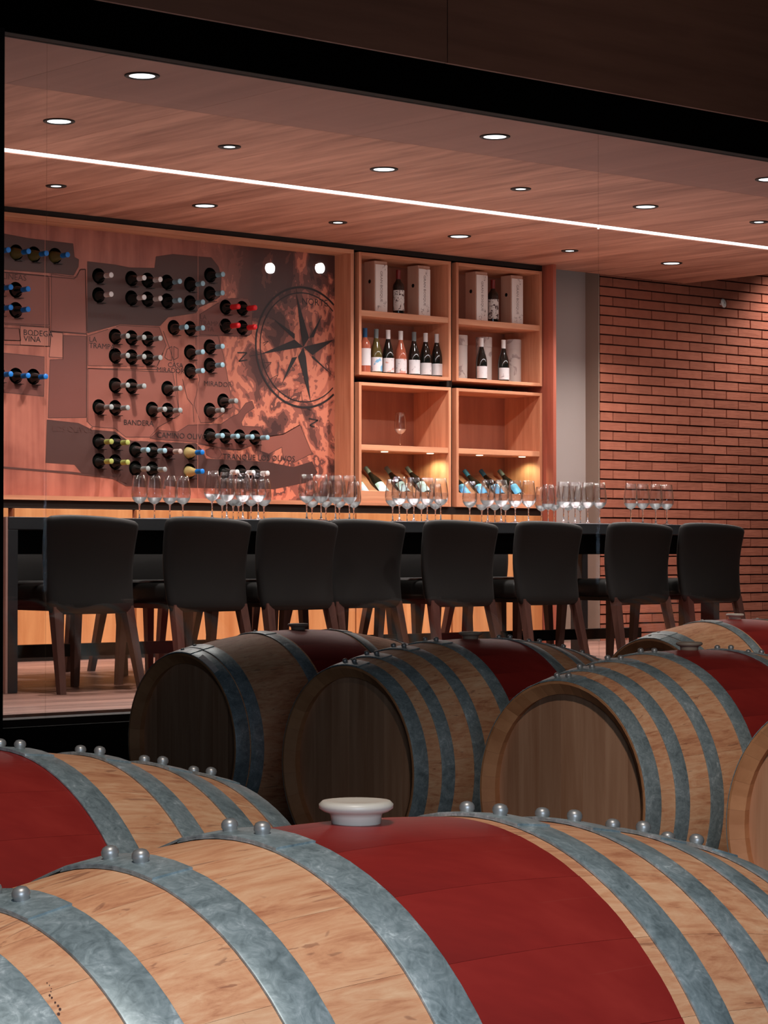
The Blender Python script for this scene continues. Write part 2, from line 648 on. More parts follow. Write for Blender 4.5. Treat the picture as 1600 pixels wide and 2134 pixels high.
# ceiling of veneer panels
ce = struct(box('ceiling', 2.6, 13.46, YG, 12.12, ZCEIL + 0.02, ZCEIL + 0.08, M['black']))
cw = parent_world(ce)
YL0, YL1 = 10.290, 10.405
xs = [2.62 + 0.98 * i for i in range(0, 12)]
xs = [x - 0.03 for x in xs]
for i, xa in enumerate(xs):
    xb = min(xa + 0.978, 13.46)
    if xb - xa < 0.05:
        continue
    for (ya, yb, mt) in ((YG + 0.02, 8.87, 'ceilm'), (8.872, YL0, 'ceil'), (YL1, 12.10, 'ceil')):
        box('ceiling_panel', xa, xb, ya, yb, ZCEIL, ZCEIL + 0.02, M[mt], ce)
# edge board of the ceiling raft on the right
box('ceiling_edge', 13.46, 13.48, YG + 0.02, 12.12, ZCEIL, ZCEIL + 0.1, M['ceil'], ce)
upper = struct(box('ceiling_upper', 2.6, X1, YG, 12.62, ZCEIL + 0.55, ZCEIL + 0.6, M['black']))

# LED strip
ls = box('led_strip', 2.65, 13.44, YL0 + 0.003, YL1 - 0.003, ZCEIL + 0.004, ZCEIL + 0.019, M['strip'])
tag(ls, 'long glowing white LED strip running across the wooden ceiling', 'light')

# walls behind
XW_ = lambda px: at(px, 1155, YW).x
wb = struct(box('wall_back', 2.6, 12.0, 12.56, 12.62, -0.1, ZCEIL + 0.6, M['black']))
struct(box('wall_left', 2.5, 2.6, YG, 12.62, -0.1, ZCEIL + 0.6, M['beige']))
struct(box('wall_right', X1, X1 + 0.1, YG, 12.62, -0.1, ZCEIL + 0.6, M['beige']))
# grey recess + return next to the brick
gx1 = at(1222, 900, 12.32).x
gw = struct(box('wall_grey', XW_(1131) + 0.036, gx1 + 0.001, 12.32, 12.5, -0.1, ZCEIL + 0.6, M['grey']))
bxs = at(1247, 900, 12.2).x
struct(box('wall_return', bxs - 0.012, bxs, 12.19, 12.5, -0.1, ZCEIL + 0.6, M['beige']))
tr = box('trim_1', XW_(1131) + 0.04, bxs - 0.01, 12.305, 12.32, -0.0, 0.26, M['beige'])
struct(tr)
# brick wall
LB, HB = 0.280, 0.0706
bwall = struct(box('wall_brick', bxs + 0.001, X1, 12.215, 12.5, -0.1, ZCEIL + 0.55, M['mortar']))
bwp = parent_world(bwall)


def brick_mesh(seed, w_):
    rnd = random.Random(seed)
    g = 0.0055
    b = MB()
    h = HB
    j = lambda a: rnd.uniform(-a, a)
    y0 = -0.020
    vs = [(0, 0.002, 0), (0, 0.002, h), (w_, 0.002, 0), (w_, 0.002, h)]
    back = [(g, 0.004, g), (w_ - g, 0.004, g), (w_ - g, 0.004, h - g), (g, 0.004, h - g)]
    fr = [(g + 0.001 + j(.001), y0 + j(.003), g + j(.001)), (w_ - g - 0.001 + j(.001), y0 + j(.003), g + j(.001)),
          (w_ - g - 0.001 + j(.001), y0 + j(.003), h - g + j(.001)), (g + .001 + j(.001), y0 + j(.003), h - g + j(.001))]
    b.add(back + fr, [(4, 5, 6, 7), (0, 1, 5, 4), (1, 2, 6, 5), (2, 3, 7, 6), (3, 0, 4, 7)])
    return b


bricks = [brick_mesh(i, LB).me('brick', M['brick']) for i in range(6)]
halfs = brick_mesh(9, LB / 2).me('brick', M['brick'])
rest = MB()
zr = -0.02
row = 0
cnt = 0
XV = at(1612, 900, 12.2).x
while zr < ZCEIL + 0.5:
    x = bxs - (0 if row % 2 == 0 else LB / 2) + 0.005
    while x < X1 - 0.05:
        vis = x < XV and 0.12 < zr < 2.80
        if x < bxs:
            x2 = x + LB / 2
            if vis:
                link('brick', halfs, bwall, Vector((x2, 12.214, zr)) - bwp)
                cnt += 1
            else:
                rest.add([v + Vector((x2, 12.214, zr)) for v in brick_mesh(9, LB / 2).v], [(4, 5, 6, 7), (0, 1, 5, 4), (1, 2, 6, 5), (2, 3, 7, 6), (3, 0, 4, 7)])
        elif vis and cnt < 298:
            link('brick', bricks[random.randrange(6)], bwall, Vector((x, 12.214, zr)) - bwp)
            cnt += 1
        else:
            bb = brick_mesh(random.randrange(6), LB)
            rest.add([v + Vector((x, 12.214, zr)) for v in bb.v], bb.f)
        x += LB
    zr += HB
    row += 1
ro = rest.build('brick_field', M['brick'], bwall, -bwp)
ro['kind'] = 'stuff'
# one more downlight washes the right end of the brick wall
for (lx, ly) in ((14.75, 11.75), (13.9, 11.35)):
    t = empty('downlight', (lx, ly, ZCEIL + 0.55))
    tag(t, 'downlight high above the brick wall, outside the wooden ceiling, ' + ('right one' if lx > 14.5 else 'left one'), 'downlight')
    MB().lathe([(0.06, 0.0), (0.06, -0.004), (0.045, -0.004), (0.0, -0.003)], 24).build('trim_ring', M['lamp'], t)
    light('SPOT', 'brick_wash_lamp', (lx, ly, ZCEIL + 0.52), 66.0 if lx > 14.5 else 24.0, (1.0, 0.9, 0.84), (0, 0, 0), spot_size=math.radians(110), spot_blend=0.8, shadow_soft_size=0.05)
# little round detector on the brick
p = at(1507, 632, 12.17)
dt = MB().lathe([(0.0, -0.012), (0.026, -0.011), (0.034, -0.006), (0.036, 0.0), (0.034, 0.004), (0, 0.004)], 20, 'Y').build('wall_detector', M['white'], None, p, (math.radians(-10), 0, math.radians(14)), smooth=True)
MB().lathe([(0.0, -0.034), (0.008, -0.034), (0.009, -0.028)], 10, 'Y').build('sensor_eye', M['grey'], dt, (0, 0.021, 0))
MB().lathe([(0.008, 0.004), (0.008, 0.03)], 10, 'Y').build('mounting_stem', M['white'], dt)
tag(dt, 'small white round detector fixed high on the red brick wall', 'detector')

# downlights
dl_list = [(296, 157, 1, 'nearest the dark beam, above the left of the map'), (1031, 284, 1, 'nearest the dark beam, above the right cabinets'),
           (1602, 373, 1, 'cut by the right edge of the photo'),
           (123, 252, 1, 'leftmost between the beam and the LED strip'), (478, 305, 0, 'second from left, just before the LED strip'),
           (800, 352, 1, 'third from left, just before the LED strip'), (1085, 393, 0, 'fourth from left, just before the LED strip'),
           (1345, 430, 1, 'fifth from left, just before the LED strip'), (1581, 462, 0, 'rightmost of the row before the LED strip'),
           (117, 387, 0, 'leftmost of the row behind the LED strip'), (427, 428, 1, 'second from left behind the LED strip'),
           (704, 463, 0, 'third from left behind the LED strip'), (957, 492, 1, 'fourth from left behind the LED strip'),
           (1187, 522, 0, 'fifth from left behind the LED strip'), (1399, 548, 1, 'last on the right behind the LED strip')]
for (px, py, big, where) in dl_list:
    p = atz(px, py, ZCEIL)
    t = empty('downlight', (p.x, p.y, ZCEIL))
    tag(t, ('wide' if big else 'small') + ' recessed downlight, ' + where, 'downlight', 'recessed downlights in the wooden ceiling')
    R = 0.075 if big else 0.058
    ri = R * (0.74 if big else 0.5)
    MB().lathe([(R, 0.0), (R, -0.004), (R * 0.93, -0.007), (ri, -0.004), (ri, 0.0)], 28).build('trim_ring', M['blackrail'], t, smooth=True)
    MB().lathe([(ri, -0.003), (0.0, -0.0032)], 24).build('lens', M['lamp'], t)
    o = light('SPOT', 'downlight_lamp', (p.x, p.y, ZCEIL - 0.02), E_DOWN * (1.15 if big else 0.85), (1.0, 0.93, 0.87), (0, 0, 0), spot_size=math.radians(125), spot_blend=0.7, shadow_soft_size=0.04)

# ------------------------------------------------------------------ window frame, bulkhead, hall
HZ = -0.40     # hall floor
XJ = at(8, 800, YG - 0.10).x
struct(box('wall_front_left', -3.0, XJ, YG - 0.10, YG + 0.02, HZ, ZCEIL + 0.5, M['black']))
kick = struct(box('trim_2', XJ, X1, YG - 0.09, YG + 0.03, HZ, at(8, 1518, YG - 0.09).z, M['black']))
struct(box('trim_3', XJ, X1, YG - 0.06, YG + 0.02, ZCEIL, ZCEIL + 0.3, M['black']))
# glass panes
xj1 = at(97, 500, YG).x
xj2 = at(1247, 700, YG).x
zk = at(8, 1518, YG - 0.09).z
gz1 = ZCEIL + 0.0
for i, (xa, xb) in enumerate(((XJ, xj1), (xj1, xj2), (xj2, xj2 + 3.1), (xj2 + 3.1, X1))):
    g = box('window_%d' % (i + 1), xa + 0.0015, xb - 0.0015, YG - 0.006, YG + 0.006, zk, gz1, M['pane'])
    struct(g)
# bulkhead with dark wood face
bh = struct(box('trim_4', -3.0, X1, 7.33, YG - 0.061, ZCEIL + 0.003, 4.2, M['void']))
bp = parent_world(bh)
xb_ = at(933, 60, 7.31).x
for k in range(-5, 5):
    xa = xb_ + k * 2.42
    box('fascia_panel', xa + 0.002, xa + 2.417, 7.312, 7.33, ZCEIL + 0.003, 4.15, M['fascia'], bh)
struct(box('hall_ceiling', -3.2, X1, -4.2, 8.1, 4.2, 4.3, M['hall']))
struct(box('hall_floor', -3.2, X1, -4.2, 8.1, HZ - 0.1, HZ, M['hall']))
struct(box('hall_wall_left', -3.3, -3.2, -4.2, 8.1, HZ, 4.2, M['hall']))
struct(box('hall_wall_right', X1, X1 + 0.1, -4.2, 8.0, HZ, 4.2, M['hall']))
struct(box('hall_wall_back', -3.2, X1, -4.3, -4.2, HZ, 4.2, M['hall']))
# two spotlights on the hall ceiling whose mirror images show in the glass
for (px, py, nm) in ((562, 559, 'left'), (666, 559, 'right')):
    r_ = ray(px, py)
    t_ = 19.0 / 1.0
    q = r_ * t_
    loc = Vector((q.x, 2 * YG - q.y, q.z + ZC))
    t = empty('hall_spotlight', loc)
    tag(t, 'round hall spotlight, ' + nm + ' of two mirrored in the glass above the compass', 'spotlight', 'hall spotlights mirrored in the glass')
    l1 = MB().lathe([(0.0, 0.004), (0.041, 0.004)], 20, 'Y').build('lens', M['spotlamp'], t)
    MB().lathe([(0.058, 0.012), (0.062, -0.03), (0.056, -0.15), (0.03, -0.18), (0, -0.182)], 20, 'Y').build('housing', M['rail'], t, smooth=True)
    MB().box(-0.008, 0.008, -0.1, -0.084, 0.05, 4.2 - loc.z).build('hanger', M['rail'], t)

# ================================================================== BACK FITTING: map frame + cabinets
def XW(px, Y=YW):
    return at(px, 1155, Y).x


fr_x1 = XW(737)
fr_z0, fr_z1 = at(8, 1040.5, YW).z, at(8, 441, YW).z
PX = 12.165   # map panel plane
frame = empty('map_frame', (7.5, YW, fr_z0))
tag(frame, 'light oak frame around the recessed vineyard map of bottles', 'frame')
tb = 0.026
MX0 = 4.9
fb = lambda n, a, b, c, d, e, f_, m: box(n, a, b, c, d, e, f_, m, frame)
fb('frame_board', MX0, fr_x1, YW, 12.40, fr_z1 - tb, fr_z1, M['cabx'])
fb('frame_board', MX0, fr_x1, YW, 12.40, fr_z0, fr_z0 + tb, M['cabx'])
fb('frame_board', fr_x1 - tb, fr_x1, YW, 12.40, fr_z0 + tb, fr_z1 - tb, M['cab'])
fb('frame_board', MX0, MX0 + tb, YW, 12.40, fr_z0 + tb, fr_z1 - tb, M['cab'])
# black rails between the units (shadow gaps)
rails = empty('shadow_gap_rails', (9.5, 12.05, 0))
tag(rails, 'dark bronze recessed rails between the oak cabinets and the map frame', 'rail')
rb = lambda a, b, z0, z1, y0=12.045, y1=12.10: box('rail', a, b, y0, y1, z0, z1, M['blackrail'], rails)
CX2 = XW(1131)
rb(MX0, fr_x1 - 0.05, fr_z1 + 0.0005, ZCEIL - 0.001, 12.01, 12.06)
rb(fr_x1 - 0.05, CX2 + 0.01, fr_z1 + 0.0005, ZCEIL - 0.001, 12.01, 12.06)
zld = at(30, 1059, YW).z    # top of the low cabinets
rb(MX0, CX2, zld + 0.002, fr_z0 - 0.0005, 12.02, 12.07)
rb(fr_x1 + 0.001, XW(748) - 0.001, zld, ZCEIL - 0.03, 12.045, 12.12)
rb(XW(940) + 0.001, XW(951) - 0.001, zld, ZCEIL - 0.03, 12.045, 12.12)
rb(MX0, CX2, 0.002, 0.0785, 12.05, 12.1)

# map panel: 2-D triangulation with real holes, plots printed as face materials
HR = 0.0475
hx = []  # (px,py,body,cap)
rows = [
    ('olive', 'bright blue', 'dark plot at the upper left corner of the map', [(-8, 523), (34, 526), (71, 530), (115, 533)], 'golive'),
    ('dark', 'bright blue', 'upper pair at the left edge of the map', [(-3, 600), (33, 604)], 'gdark'),
    ('dark', 'bright blue', 'lower pair at the left edge, above BODEGA VIÑA', [(-3, 642), (33, 646)], 'gdark'),
    ('dark', 'bright blue', 'row below BODEGA VIÑA', [(-3, 780), (33, 783), (69.5, 785)], 'gdark'),
    ('dark', 'white', 'top row above LA CANTERA', [(205.5, 575), (274, 580.6), (307.6, 584)], 'gdark'),
    ('dark', 'pale blue', 'top row above LA CANTERA, right half', [(348, 588), (396, 592.5), (437.8, 573.4)], 'gdark'),
    ('dark', 'white', 'second row above LA CANTERA', [(205.5, 614.7), (274, 621), (307.6, 623.4)], 'gdark'),
    ('dark', 'pale blue', 'second row above LA CANTERA, right half', [(348, 627), (396, 631), (437, 612)], 'gdark'),
    ('dark', 'red', 'upper red pair beside LA TRAMPA ALTA', [(470, 640), (504.6, 642.5)], 'gdark'),
    ('dark', 'red', 'lower red pair beside LA TRAMPA ALTA', [(470, 679), (504.6, 682.5)], 'gdark'),
    ('dark', 'pale blue', 'pair left of the LA TRAMPA ALTA lettering', [(362, 682.5), (396, 684.5)], 'gdark'),
    ('dark', 'grey', 'upper row right of LA TRAMPA', [(240, 701), (274, 704), (307.6, 706)], 'gdark'),
    ('dark', 'grey', 'lower row right of LA TRAMPA', [(240, 741.5), (274, 744), (307.6, 746)], 'gdark'),
    ('dark', 'pale blue', 'upper row above MIRADOR', [(396, 734), (437, 722.6)], 'gdark'),
    ('dark', 'pale blue', 'lower row above MIRADOR', [(396, 773), (437, 761)], 'gdark'),
    ('dark', 'grey', 'upper row above BANDERA', [(240, 803), (274, 805), (349, 809.5)], 'gdark'),
    ('dark', 'grey', 'lower row above BANDERA', [(206, 848), (240, 849.7), (317, 853), (349, 855)], 'gdark'),
    ('dark', 'grey', 'slanting pair below MIRADOR', [(437, 854.8), (465, 835.6)], 'gdark'),
    ('dark', 'lime green', 'upper pair right of LOS OLIVOS', [(206, 919.8), (240, 921.6)], 'gdark'),
    ('dark', 'lime green', 'lower pair right of LOS OLIVOS', [(206, 960.5), (240, 962.6)], 'gdark'),
    ('dark', 'pale blue', 'row below CAMINO OLIVOS', [(282, 937), (317, 938.7)], 'gdark'),
    ('dark red', 'brown and white', 'row below CAMINO OLIVOS', [(349, 940)], 'gred'),
    ('pale', 'bright blue', 'row below CAMINO OLIVOS', [(395, 942)], 'gclear'),
    ('dark', 'grey', 'lowest row, behind the leftmost glasses', [(282, 976), (317, 977.5)], 'gdark'),
    ('pale gold', 'bright blue', 'lowest row, over the leftmost glasses', [(395, 981.5)], 'gclear'),
    ('dark', 'pale blue', 'row of four above TRANQUE LOS OLIVOS', [(437, 907.6), (468.6, 908.8), (499, 910), (530.5, 911.5)], 'gdark'),
    ('dark', 'white', 'bottom row below TRANQUE LOS OLIVOS', [(467.5, 983), (501, 984), (530.5, 985.5)], 'gdark'),
]
P2 = lambda x, y: at(x, y, PX)
plots = [  # (material index, pixel polygon)
    (1, [(-20, 482), (60, 497), (152, 508), (155, 536), (164, 541), (163, 556), (153, 574), (120, 570), (-20, 560)]),
    (1, [(182, 545), (240, 552), (270, 558), (322, 559), (325, 535), (360, 530), (415, 535), (440, 537), (455, 556), (461, 580), (458, 618), (440, 630), (415, 640), (408, 652), (350, 661), (333, 679), (250, 676), (182, 694)]),
    (1, [(98, 875), (163, 882), (192, 896), (240, 900), (265, 918), (300, 920), (408, 924), (420, 937), (429, 956), (557, 963), (611, 974), (650, 962), (661, 985), (640, 1005), (571, 1019), (385, 1016), (345, 1012), (280, 1010), (262, 1008), (245, 1000), (170, 986), (155, 968), (95, 964)]),
    (2, [(312, 913), (332, 897), (370, 900), (392, 886), (460, 884), (482, 869), (495, 863), (512, 840), (525, 836), (530, 850), (512, 862), (503, 880), (505, 888), (543, 890), (548, 905), (540, 922), (500, 938), (470, 937), (440, 930), (410, 922), (330, 916)]),
    (2, [(132, 699), (180, 701), (180, 870), (100, 871), (104, 750), (131, 749)]),
    (2, [(-20, 733), (93, 744), (91, 826), (-20, 815)]),
    (3, [(107, 571), (160, 578), (166, 562), (178, 562), (180, 695), (107, 690)]),
    (3, [(-20, 564), (100, 575), (102, 678), (-20, 672)]),
    (4, [(107, 692), (131, 694), (131, 746), (102, 744)]),
    (4, [(42, 679), (102, 683), (101, 722), (42, 719)]),
    (3, [(9, 683), (40, 685), (43, 710), (9, 709)]),
    (2, [(416, 655), (440, 640), (470, 622), (516, 622), (526, 640), (524, 695), (512, 702), (416, 697)]),
    (3, [(408, 700), (454, 700), (466, 742), (485, 848), (440, 880), (418, 881), (404, 843), (416, 790), (408, 760)]),
    (3, [(183, 768), (360, 776), (366, 815), (374, 865), (330, 890), (312, 911), (262, 911), (240, 893), (192, 889), (183, 880)]),
    (3, [(183, 700), (250, 678), (332, 682), (346, 720), (326, 765), (183, 762)]),
    (3, [(545, 912), (590, 905), (625, 885), (650, 945), (612, 964), (590, 955), (587, 932), (560, 946), (543, 940)]),
    (2, [(428, 938), (440, 933), (456, 936), (462, 946), (456, 955), (440, 954), (430, 948)]),
]
mz0, mz1 = fr_z0 + tb, fr_z1 - tb
mx0, mx1 = MX0 + tb, fr_x1 - tb
polys = [(mi, [(P2(*q).x, P2(*q).z) for q in pg]) for mi, pg in plots]
verts2, edges2 = [], []


def loop2(pts):
    n = len(verts2)
    verts2.extend(Vector(q) for q in pts)
    edges2.extend((n + i, n + (i + 1) % len(pts)) for i in range(len(pts)))


loop2([(mx0, mz0), (mx1, mz0), (mx1, mz1), (mx0, mz1)])
holes = []
for (_b, _c, _w, pts, _m) in rows:
    for (px, py) in pts:
        q = P2(px, py)
        holes.append((q.x, q.z))
        loop2([(q.x + HR * math.cos(a * PI / 12), q.z + HR * math.sin(a * PI / 12)) for a in range(24)])
for mi, pg in polys:
    loop2([(min(max(a, mx0 + .001), mx1 - .001), min(max(b, mz0 + .001), mz1 - .001)) for a, b in pg])


def inside(x, z, pg):
    c = False
    n = len(pg)
    for i in range(n):
        (x1, y1), (x2, y2) = pg[i], pg[(i + 1) % n]
        if (y1 > z) != (y2 > z) and x < (x2 - x1) * (z - y1) / (y2 - y1) + x1:
            c = not c
    return c


cv, ced, cf, _, _, _ = delaunay_2d_cdt(verts2, edges2, [], 0, 1e-5)
faces, fm = [], []
for f in cf:
    cxm = sum(cv[i].x for i in f) / len(f)
    czm = sum(cv[i].y for i in f) / len(f)
    if any((cxm - a) ** 2 + (czm - b) ** 2 < (HR * 0.985) ** 2 for a, b in holes):
        continue
    mi = 0
    for m_, pg in polys:
        if inside(cxm, czm, pg):
            mi = m_
            break
    faces.append(tuple(f)[::1])
    fm.append(mi)
mapo = link('map_panel', mesh('map_panel', [(v.x, PX, v.y) for v in cv], faces,
            [M['mural'], M['plotdark'], M['plotmid'], M['plotsoft'], M['road']], fm), frame, -parent_world(frame))
mapo['label'] = 'reddish printed wooden map panel with round bottle holes'
for f in mapo.data.polygons:
    pass
# hole sleeves
sleeve = MB().lathe([(HR, 0.0), (HR, 0.03), (HR + 0.002, 0.03)], 24, 'Y').me('hole_sleeve', M['black'], True)
for (a, b) in holes:
    link('hole_sleeve', sleeve, frame, Vector((a, PX, b)) - parent_world(frame))
box('backing_board', mx0, mx1, 12.36, 12.38, mz0, mz1, M['black'], frame)
# panel joints
for jx in (93, 412):
    q = P2(jx, 800).x
    box('panel_joint', q - 0.0015, q + 0.0015, PX - 0.001, PX - 0.0002, mz0, mz1, M['road'], frame)

# printed lines
lines = []


def pline(pts, wd=0.006, closed=False, mat=0):
    q = [P2(*p_) for p_ in pts]
    if closed:
        q.append(q[0])
    for a, b in zip(q, q[1:]):
        n = max(1, int((b - a).length / 0.03))
        for i in range(n):
            s0, s1 = a.lerp(b, i / n), a.lerp(b, (i + 1) / n)
            mid = (s0 + s1) / 2
            if any((mid.x - hx_) ** 2 + (mid.z - hz_) ** 2 < (HR + 0.016) ** 2 for hx_, hz_ in holes):
                continue
            if not (mx0 < mid.x < mx1 - 0.01):
                continue
            d = (s1 - s0).normalized()
            nrm = Vector((-d.z, 0, d.x)) * wd / 2
            lines.append((s0 - nrm, s1 - nrm, s1 + nrm, s0 + nrm))


for mi, pg in plots:
    pline(pg, 0.004, True)
for pg in ([(9, 568), (100, 576), (155, 581), (168, 561), (178, 561), (181, 690)], [(102, 578), (104, 690), (181, 697)], [(9, 676), (104, 681), (104, 722), (9, 718)],
           [(40, 685), (43, 710), (9, 709)], [(181, 697), (181, 880)], [(183, 768), (328, 770)], [(9, 974), (150, 984), (240, 995), (268, 1012), (345, 1018)],
           [(340, 690), (352, 722), (366, 765), (372, 850), (380, 862)], [(380, 790), (390, 830), (402, 845), (404, 880)],
           [(343, 745), (348, 728), (358, 722), (358, 751), (350, 750), (343, 745)], [(362, 722), (371, 727), (371, 745), (362, 750), (362, 722)], [(328, 762), (340, 735)],
           [(545, 912), (590, 905), (625, 885)], [(412, 925), (440, 930), (500, 938)]):
    pline(pg, 0.005)
lm = MB()
for k, q in enumerate(lines):
    lm.add([(v.x, PX - 0.0006, v.z) for v in q], [(0, 1, 2, 3)])
lo = lm.build('map_outlines', M['ink2'], frame, -parent_world(frame))
# long dark track at the foot of the map
lines = []
pline([(-20, 972), (150, 986), (235, 996), (262, 1011), (345, 1015)], 0.012)
lm = MB()
for q in lines:
    lm.add([(v.x, PX - 0.0012, v.z) for v in q], [(0, 1, 2, 3)])
lm.build('map_track', M['ink2'], frame, -parent_world(frame))

# compass rose
cb = MB()
Yc = PX - 0.0015
cc_ = P2(631.6, 724)


def ring(r0, r1):
    n = 96
    for i in range(n):
        a, b = 2 * PI * i / n, 2 * PI * (i + 1) / n
        q = [(cc_.x + r_ * math.cos(t_), Yc, cc_.z + r_ * math.sin(t_)) for r_, t_ in ((r0, a), (r0, b), (r1, b), (r1, a))]
        if max(v[0] for v in q) < mx1 - 0.004:
            cb.add(q, [(0, 1, 2, 3)])


ring(0.385, 0.399)
ring(0.352, 0.360)
zz = lambda x, y, oy: P2(520 + x / 8.42, oy + y / 8.42)


def tri(pts):
    vs = []
    for (x, y, oy) in pts:
        q = zz(x, y, oy)
        vs.append((min(q.x, mx1 - 0.003), Yc - 0.0004, q.z))
    cb.add(vs, [tuple(range(len(vs)))])


C_ = (940, 1120, 590)
tri([(175, 1250, 590), (785, 990, 590), C_])
tri([(815, 180, 590), (1040, 960, 590), C_, (890, 850, 590)])
tri([(1640, 1000, 590), (1100, 1265, 590), C_])
tri([(1070, 830, 740), (845, 30, 740), C_, (985, 30, 740)])
tri([(380, 600, 590), (790, 890, 590), (785, 990, 590)])
tri([(1270, 560, 590), (1040, 960, 590), (1120, 950, 590)])
tri([(550, 530, 740), (740, 45, 740), (835, 30, 740)])
tri([(1500, 390, 740), (1085, 40, 740), (1100, 5, 740)])
cb.build('compass_rose', M['slate'], frame, -parent_world(frame))
lines = []
for pg in ([(547, 715), (559, 711), (549, 720)], [(547, 756), (565, 755), (551, 770)], [(561, 791), (579, 781), (568, 803)], [(603, 812), (601, 830)], [(621, 838), (627, 815), (630, 838)],
           [(640, 851), (648, 855)], [(520, 742), (541, 738.5)], [(617, 602), (617, 611)]):
    pline(pg, 0.004)
for pg in ([(494, 735), (514, 735), (497, 753), (515, 750)], [(643, 872), (662, 876), (645, 886), (655, 890)]):
    pline(pg, 0.009)
lm = MB()
for q in lines:
    lm.add([(v.x, PX - 0.002, v.z) for v in q], [(0, 1, 2, 3)])
lm.build('compass_letters', M['ink'], frame, -parent_world(frame))


def text_mesh(body, size, mat, name='lettering', parent=None, loc=(0, 0, 0), rot=(PI / 2, 0, 0), squeeze=1.0, offset=0.0):
    cu = bpy.data.curves.new('t', 'FONT')
    cu.body = body
    cu.size = size
    cu.resolution_u = 2
    cu.offset = offset
    o = bpy.data.objects.new('t', cu)
    COL.objects.link(o)
    bpy.context.view_layer.update()
    dg = bpy.context.evaluated_depsgraph_get()
    me = bpy.data.meshes.new_from_object(o.evaluated_get(dg))
    bpy.data.objects.remove(o)
    me.materials.clear()
    me.materials.append(mat)
    for v in me.vertices:
        v.co.x *= squeeze
    n = link(name, me, parent, loc, rot)
    return n


fw_ = parent_world(frame)
for (tx, px, py, sz, m_) in (('LA CANTERA', 186, 661, 0.042, 'ink2'), ('BODEGA', 48, 698, 0.048, 'ink'), ('VIÑA', 49, 711, 0.048, 'ink'), ('LA', 185, 712, 0.046, 'ink'), ('TRAMPA', 185, 725, 0.046, 'ink'),
                         ('CASA', 349, 765, 0.044, 'ink'), ('MIRADOR', 326, 775, 0.044, 'ink'), ('LA', 416, 665, 0.042, 'ink2'), ('TRAMPA', 416, 677, 0.042, 'ink2'), ('ALTA', 416, 689, 0.042, 'ink2'),
                         ('MIRADOR', 424, 804, 0.046, 'ink'), ('BANDERA', 257, 885, 0.046, 'ink'), ('LOS OLIVOS', 108, 899, 0.050, 'ink2'), ('CAMINO OLIVOS', 326, 912, 0.050, 'ink'),
                         ('TRANQUE LOS OLIVOS', 464, 957, 0.052, 'ink'), ('LINEAS', 4, 581, 0.05, 'ink2'), ('NORTE', 628, 634, 0.062, 'slate')):
    q = P2(px, py)
    text_mesh(tx, sz, M[m_], 'lettering', frame, Vector((q.x, PX - 0.0018, q.z)) - fw_, squeeze=1.08)

# ---------------------------------------------------------------- bottles
BURG = [(0, 0.006), (0.030, 0.0), (0.0385, 0.004), (0.041, 0.012), (0.041, 0.125), (0.0385, 0.150), (0.032, 0.178), (0.0235, 0.205), (0.0165, 0.232), (0.0145, 0.25), (0.0142, 0.29)]
BORD = [(0, 0.006), (0.030, 0.0), (0.0365, 0.004), (0.038, 0.012), (0.0385, 0.185), (0.0365, 0.200), (0.030, 0.214), (0.020, 0.226), (0.0155, 0.238), (0.0145, 0.25), (0.0142, 0.30)]
CAPP = [(0.0152, 0.238), (0.0158, 0.242), (0.0156, 0.297), (0.0165, 0.2975), (0.0165, 0.3005), (0.0145, 0.3025), (0, 0.3025)]
WAX = [(0.0165, 0.230), (0.0185, 0.24), (0.0165, 0.27), (0.0178, 0.285), (0.0175, 0.30), (0.012, 0.307), (0, 0.308)]
_mc = {}


def bottle_data(shape, glass, cap):
    k = (shape, glass, cap)
    if k not in _mc:
        pr = BURG if shape == 'burg' else BORD
        _mc[k] = (MB().lathe(pr, 20).me('bottle_body', M[glass], True), MB().lathe(WAX if cap == 'red' else CAPP, 16).me('capsule', M['cap ' + cap], True))
    return _mc[k]


def bottle(shape, glass, cap, loc, rot=(0, 0, 0), label=None, name='wine_bottle', lab=None, lz=(0.035, 0.115), group=None, scale=1.0, la=70, lphi=0.0):
    b, c = bottle_data(shape, glass, cap)
    t = empty(name, loc)
    t.rotation_euler = rot
    t.scale = (scale,) * 3
    link('bottle_body', b, t)
    link('capsule', c, t)
    if lab:
        R = (0.041 if shape == 'burg' else 0.0385) + 0.0008
        kk = ('lab', shape, lab, lz, la, lphi)
        if kk not in _mc:
            a = math.radians(la)
            ctr = -PI / 2 + math.radians(lphi)
            _mc[kk] = MB().lathe([(R, lz[0]), (R, lz[1])], 14, a0=ctr - a, a1=ctr + a).me('paper_label', M[lab], True)
        link('paper_label', _mc[kk], t)
    tag(t, label, 'wine bottle', group)
    return t


cradle = MB().box(-0.012, 0.040, -0.026, 0.0, -0.0508, -0.0478).me('bottle_cradle', M['wire'])
for (body, cap, where, pts, gm) in rows:
    for i, (px, py) in enumerate(pts):
        q = P2(px, py)
        o_ = ORD[i] + ' from left, ' if len(pts) > 1 else ''
        bottle('burg', gm, cap, (q.x, PX + 0.165, q.z - 0.0060), (PI / 2, 0, 0), '%s %s-capped bottle, %s%s' % (body, cap.replace(' and ', '-').replace(' ', '-'), o_, where), group='bottles lying in the wall map')
        link('bottle_cradle', cradle, frame, Vector((q.x, PX, q.z)) - fw_)

# ---------------------------------------------------------------- cabinets
DEP = 0.37


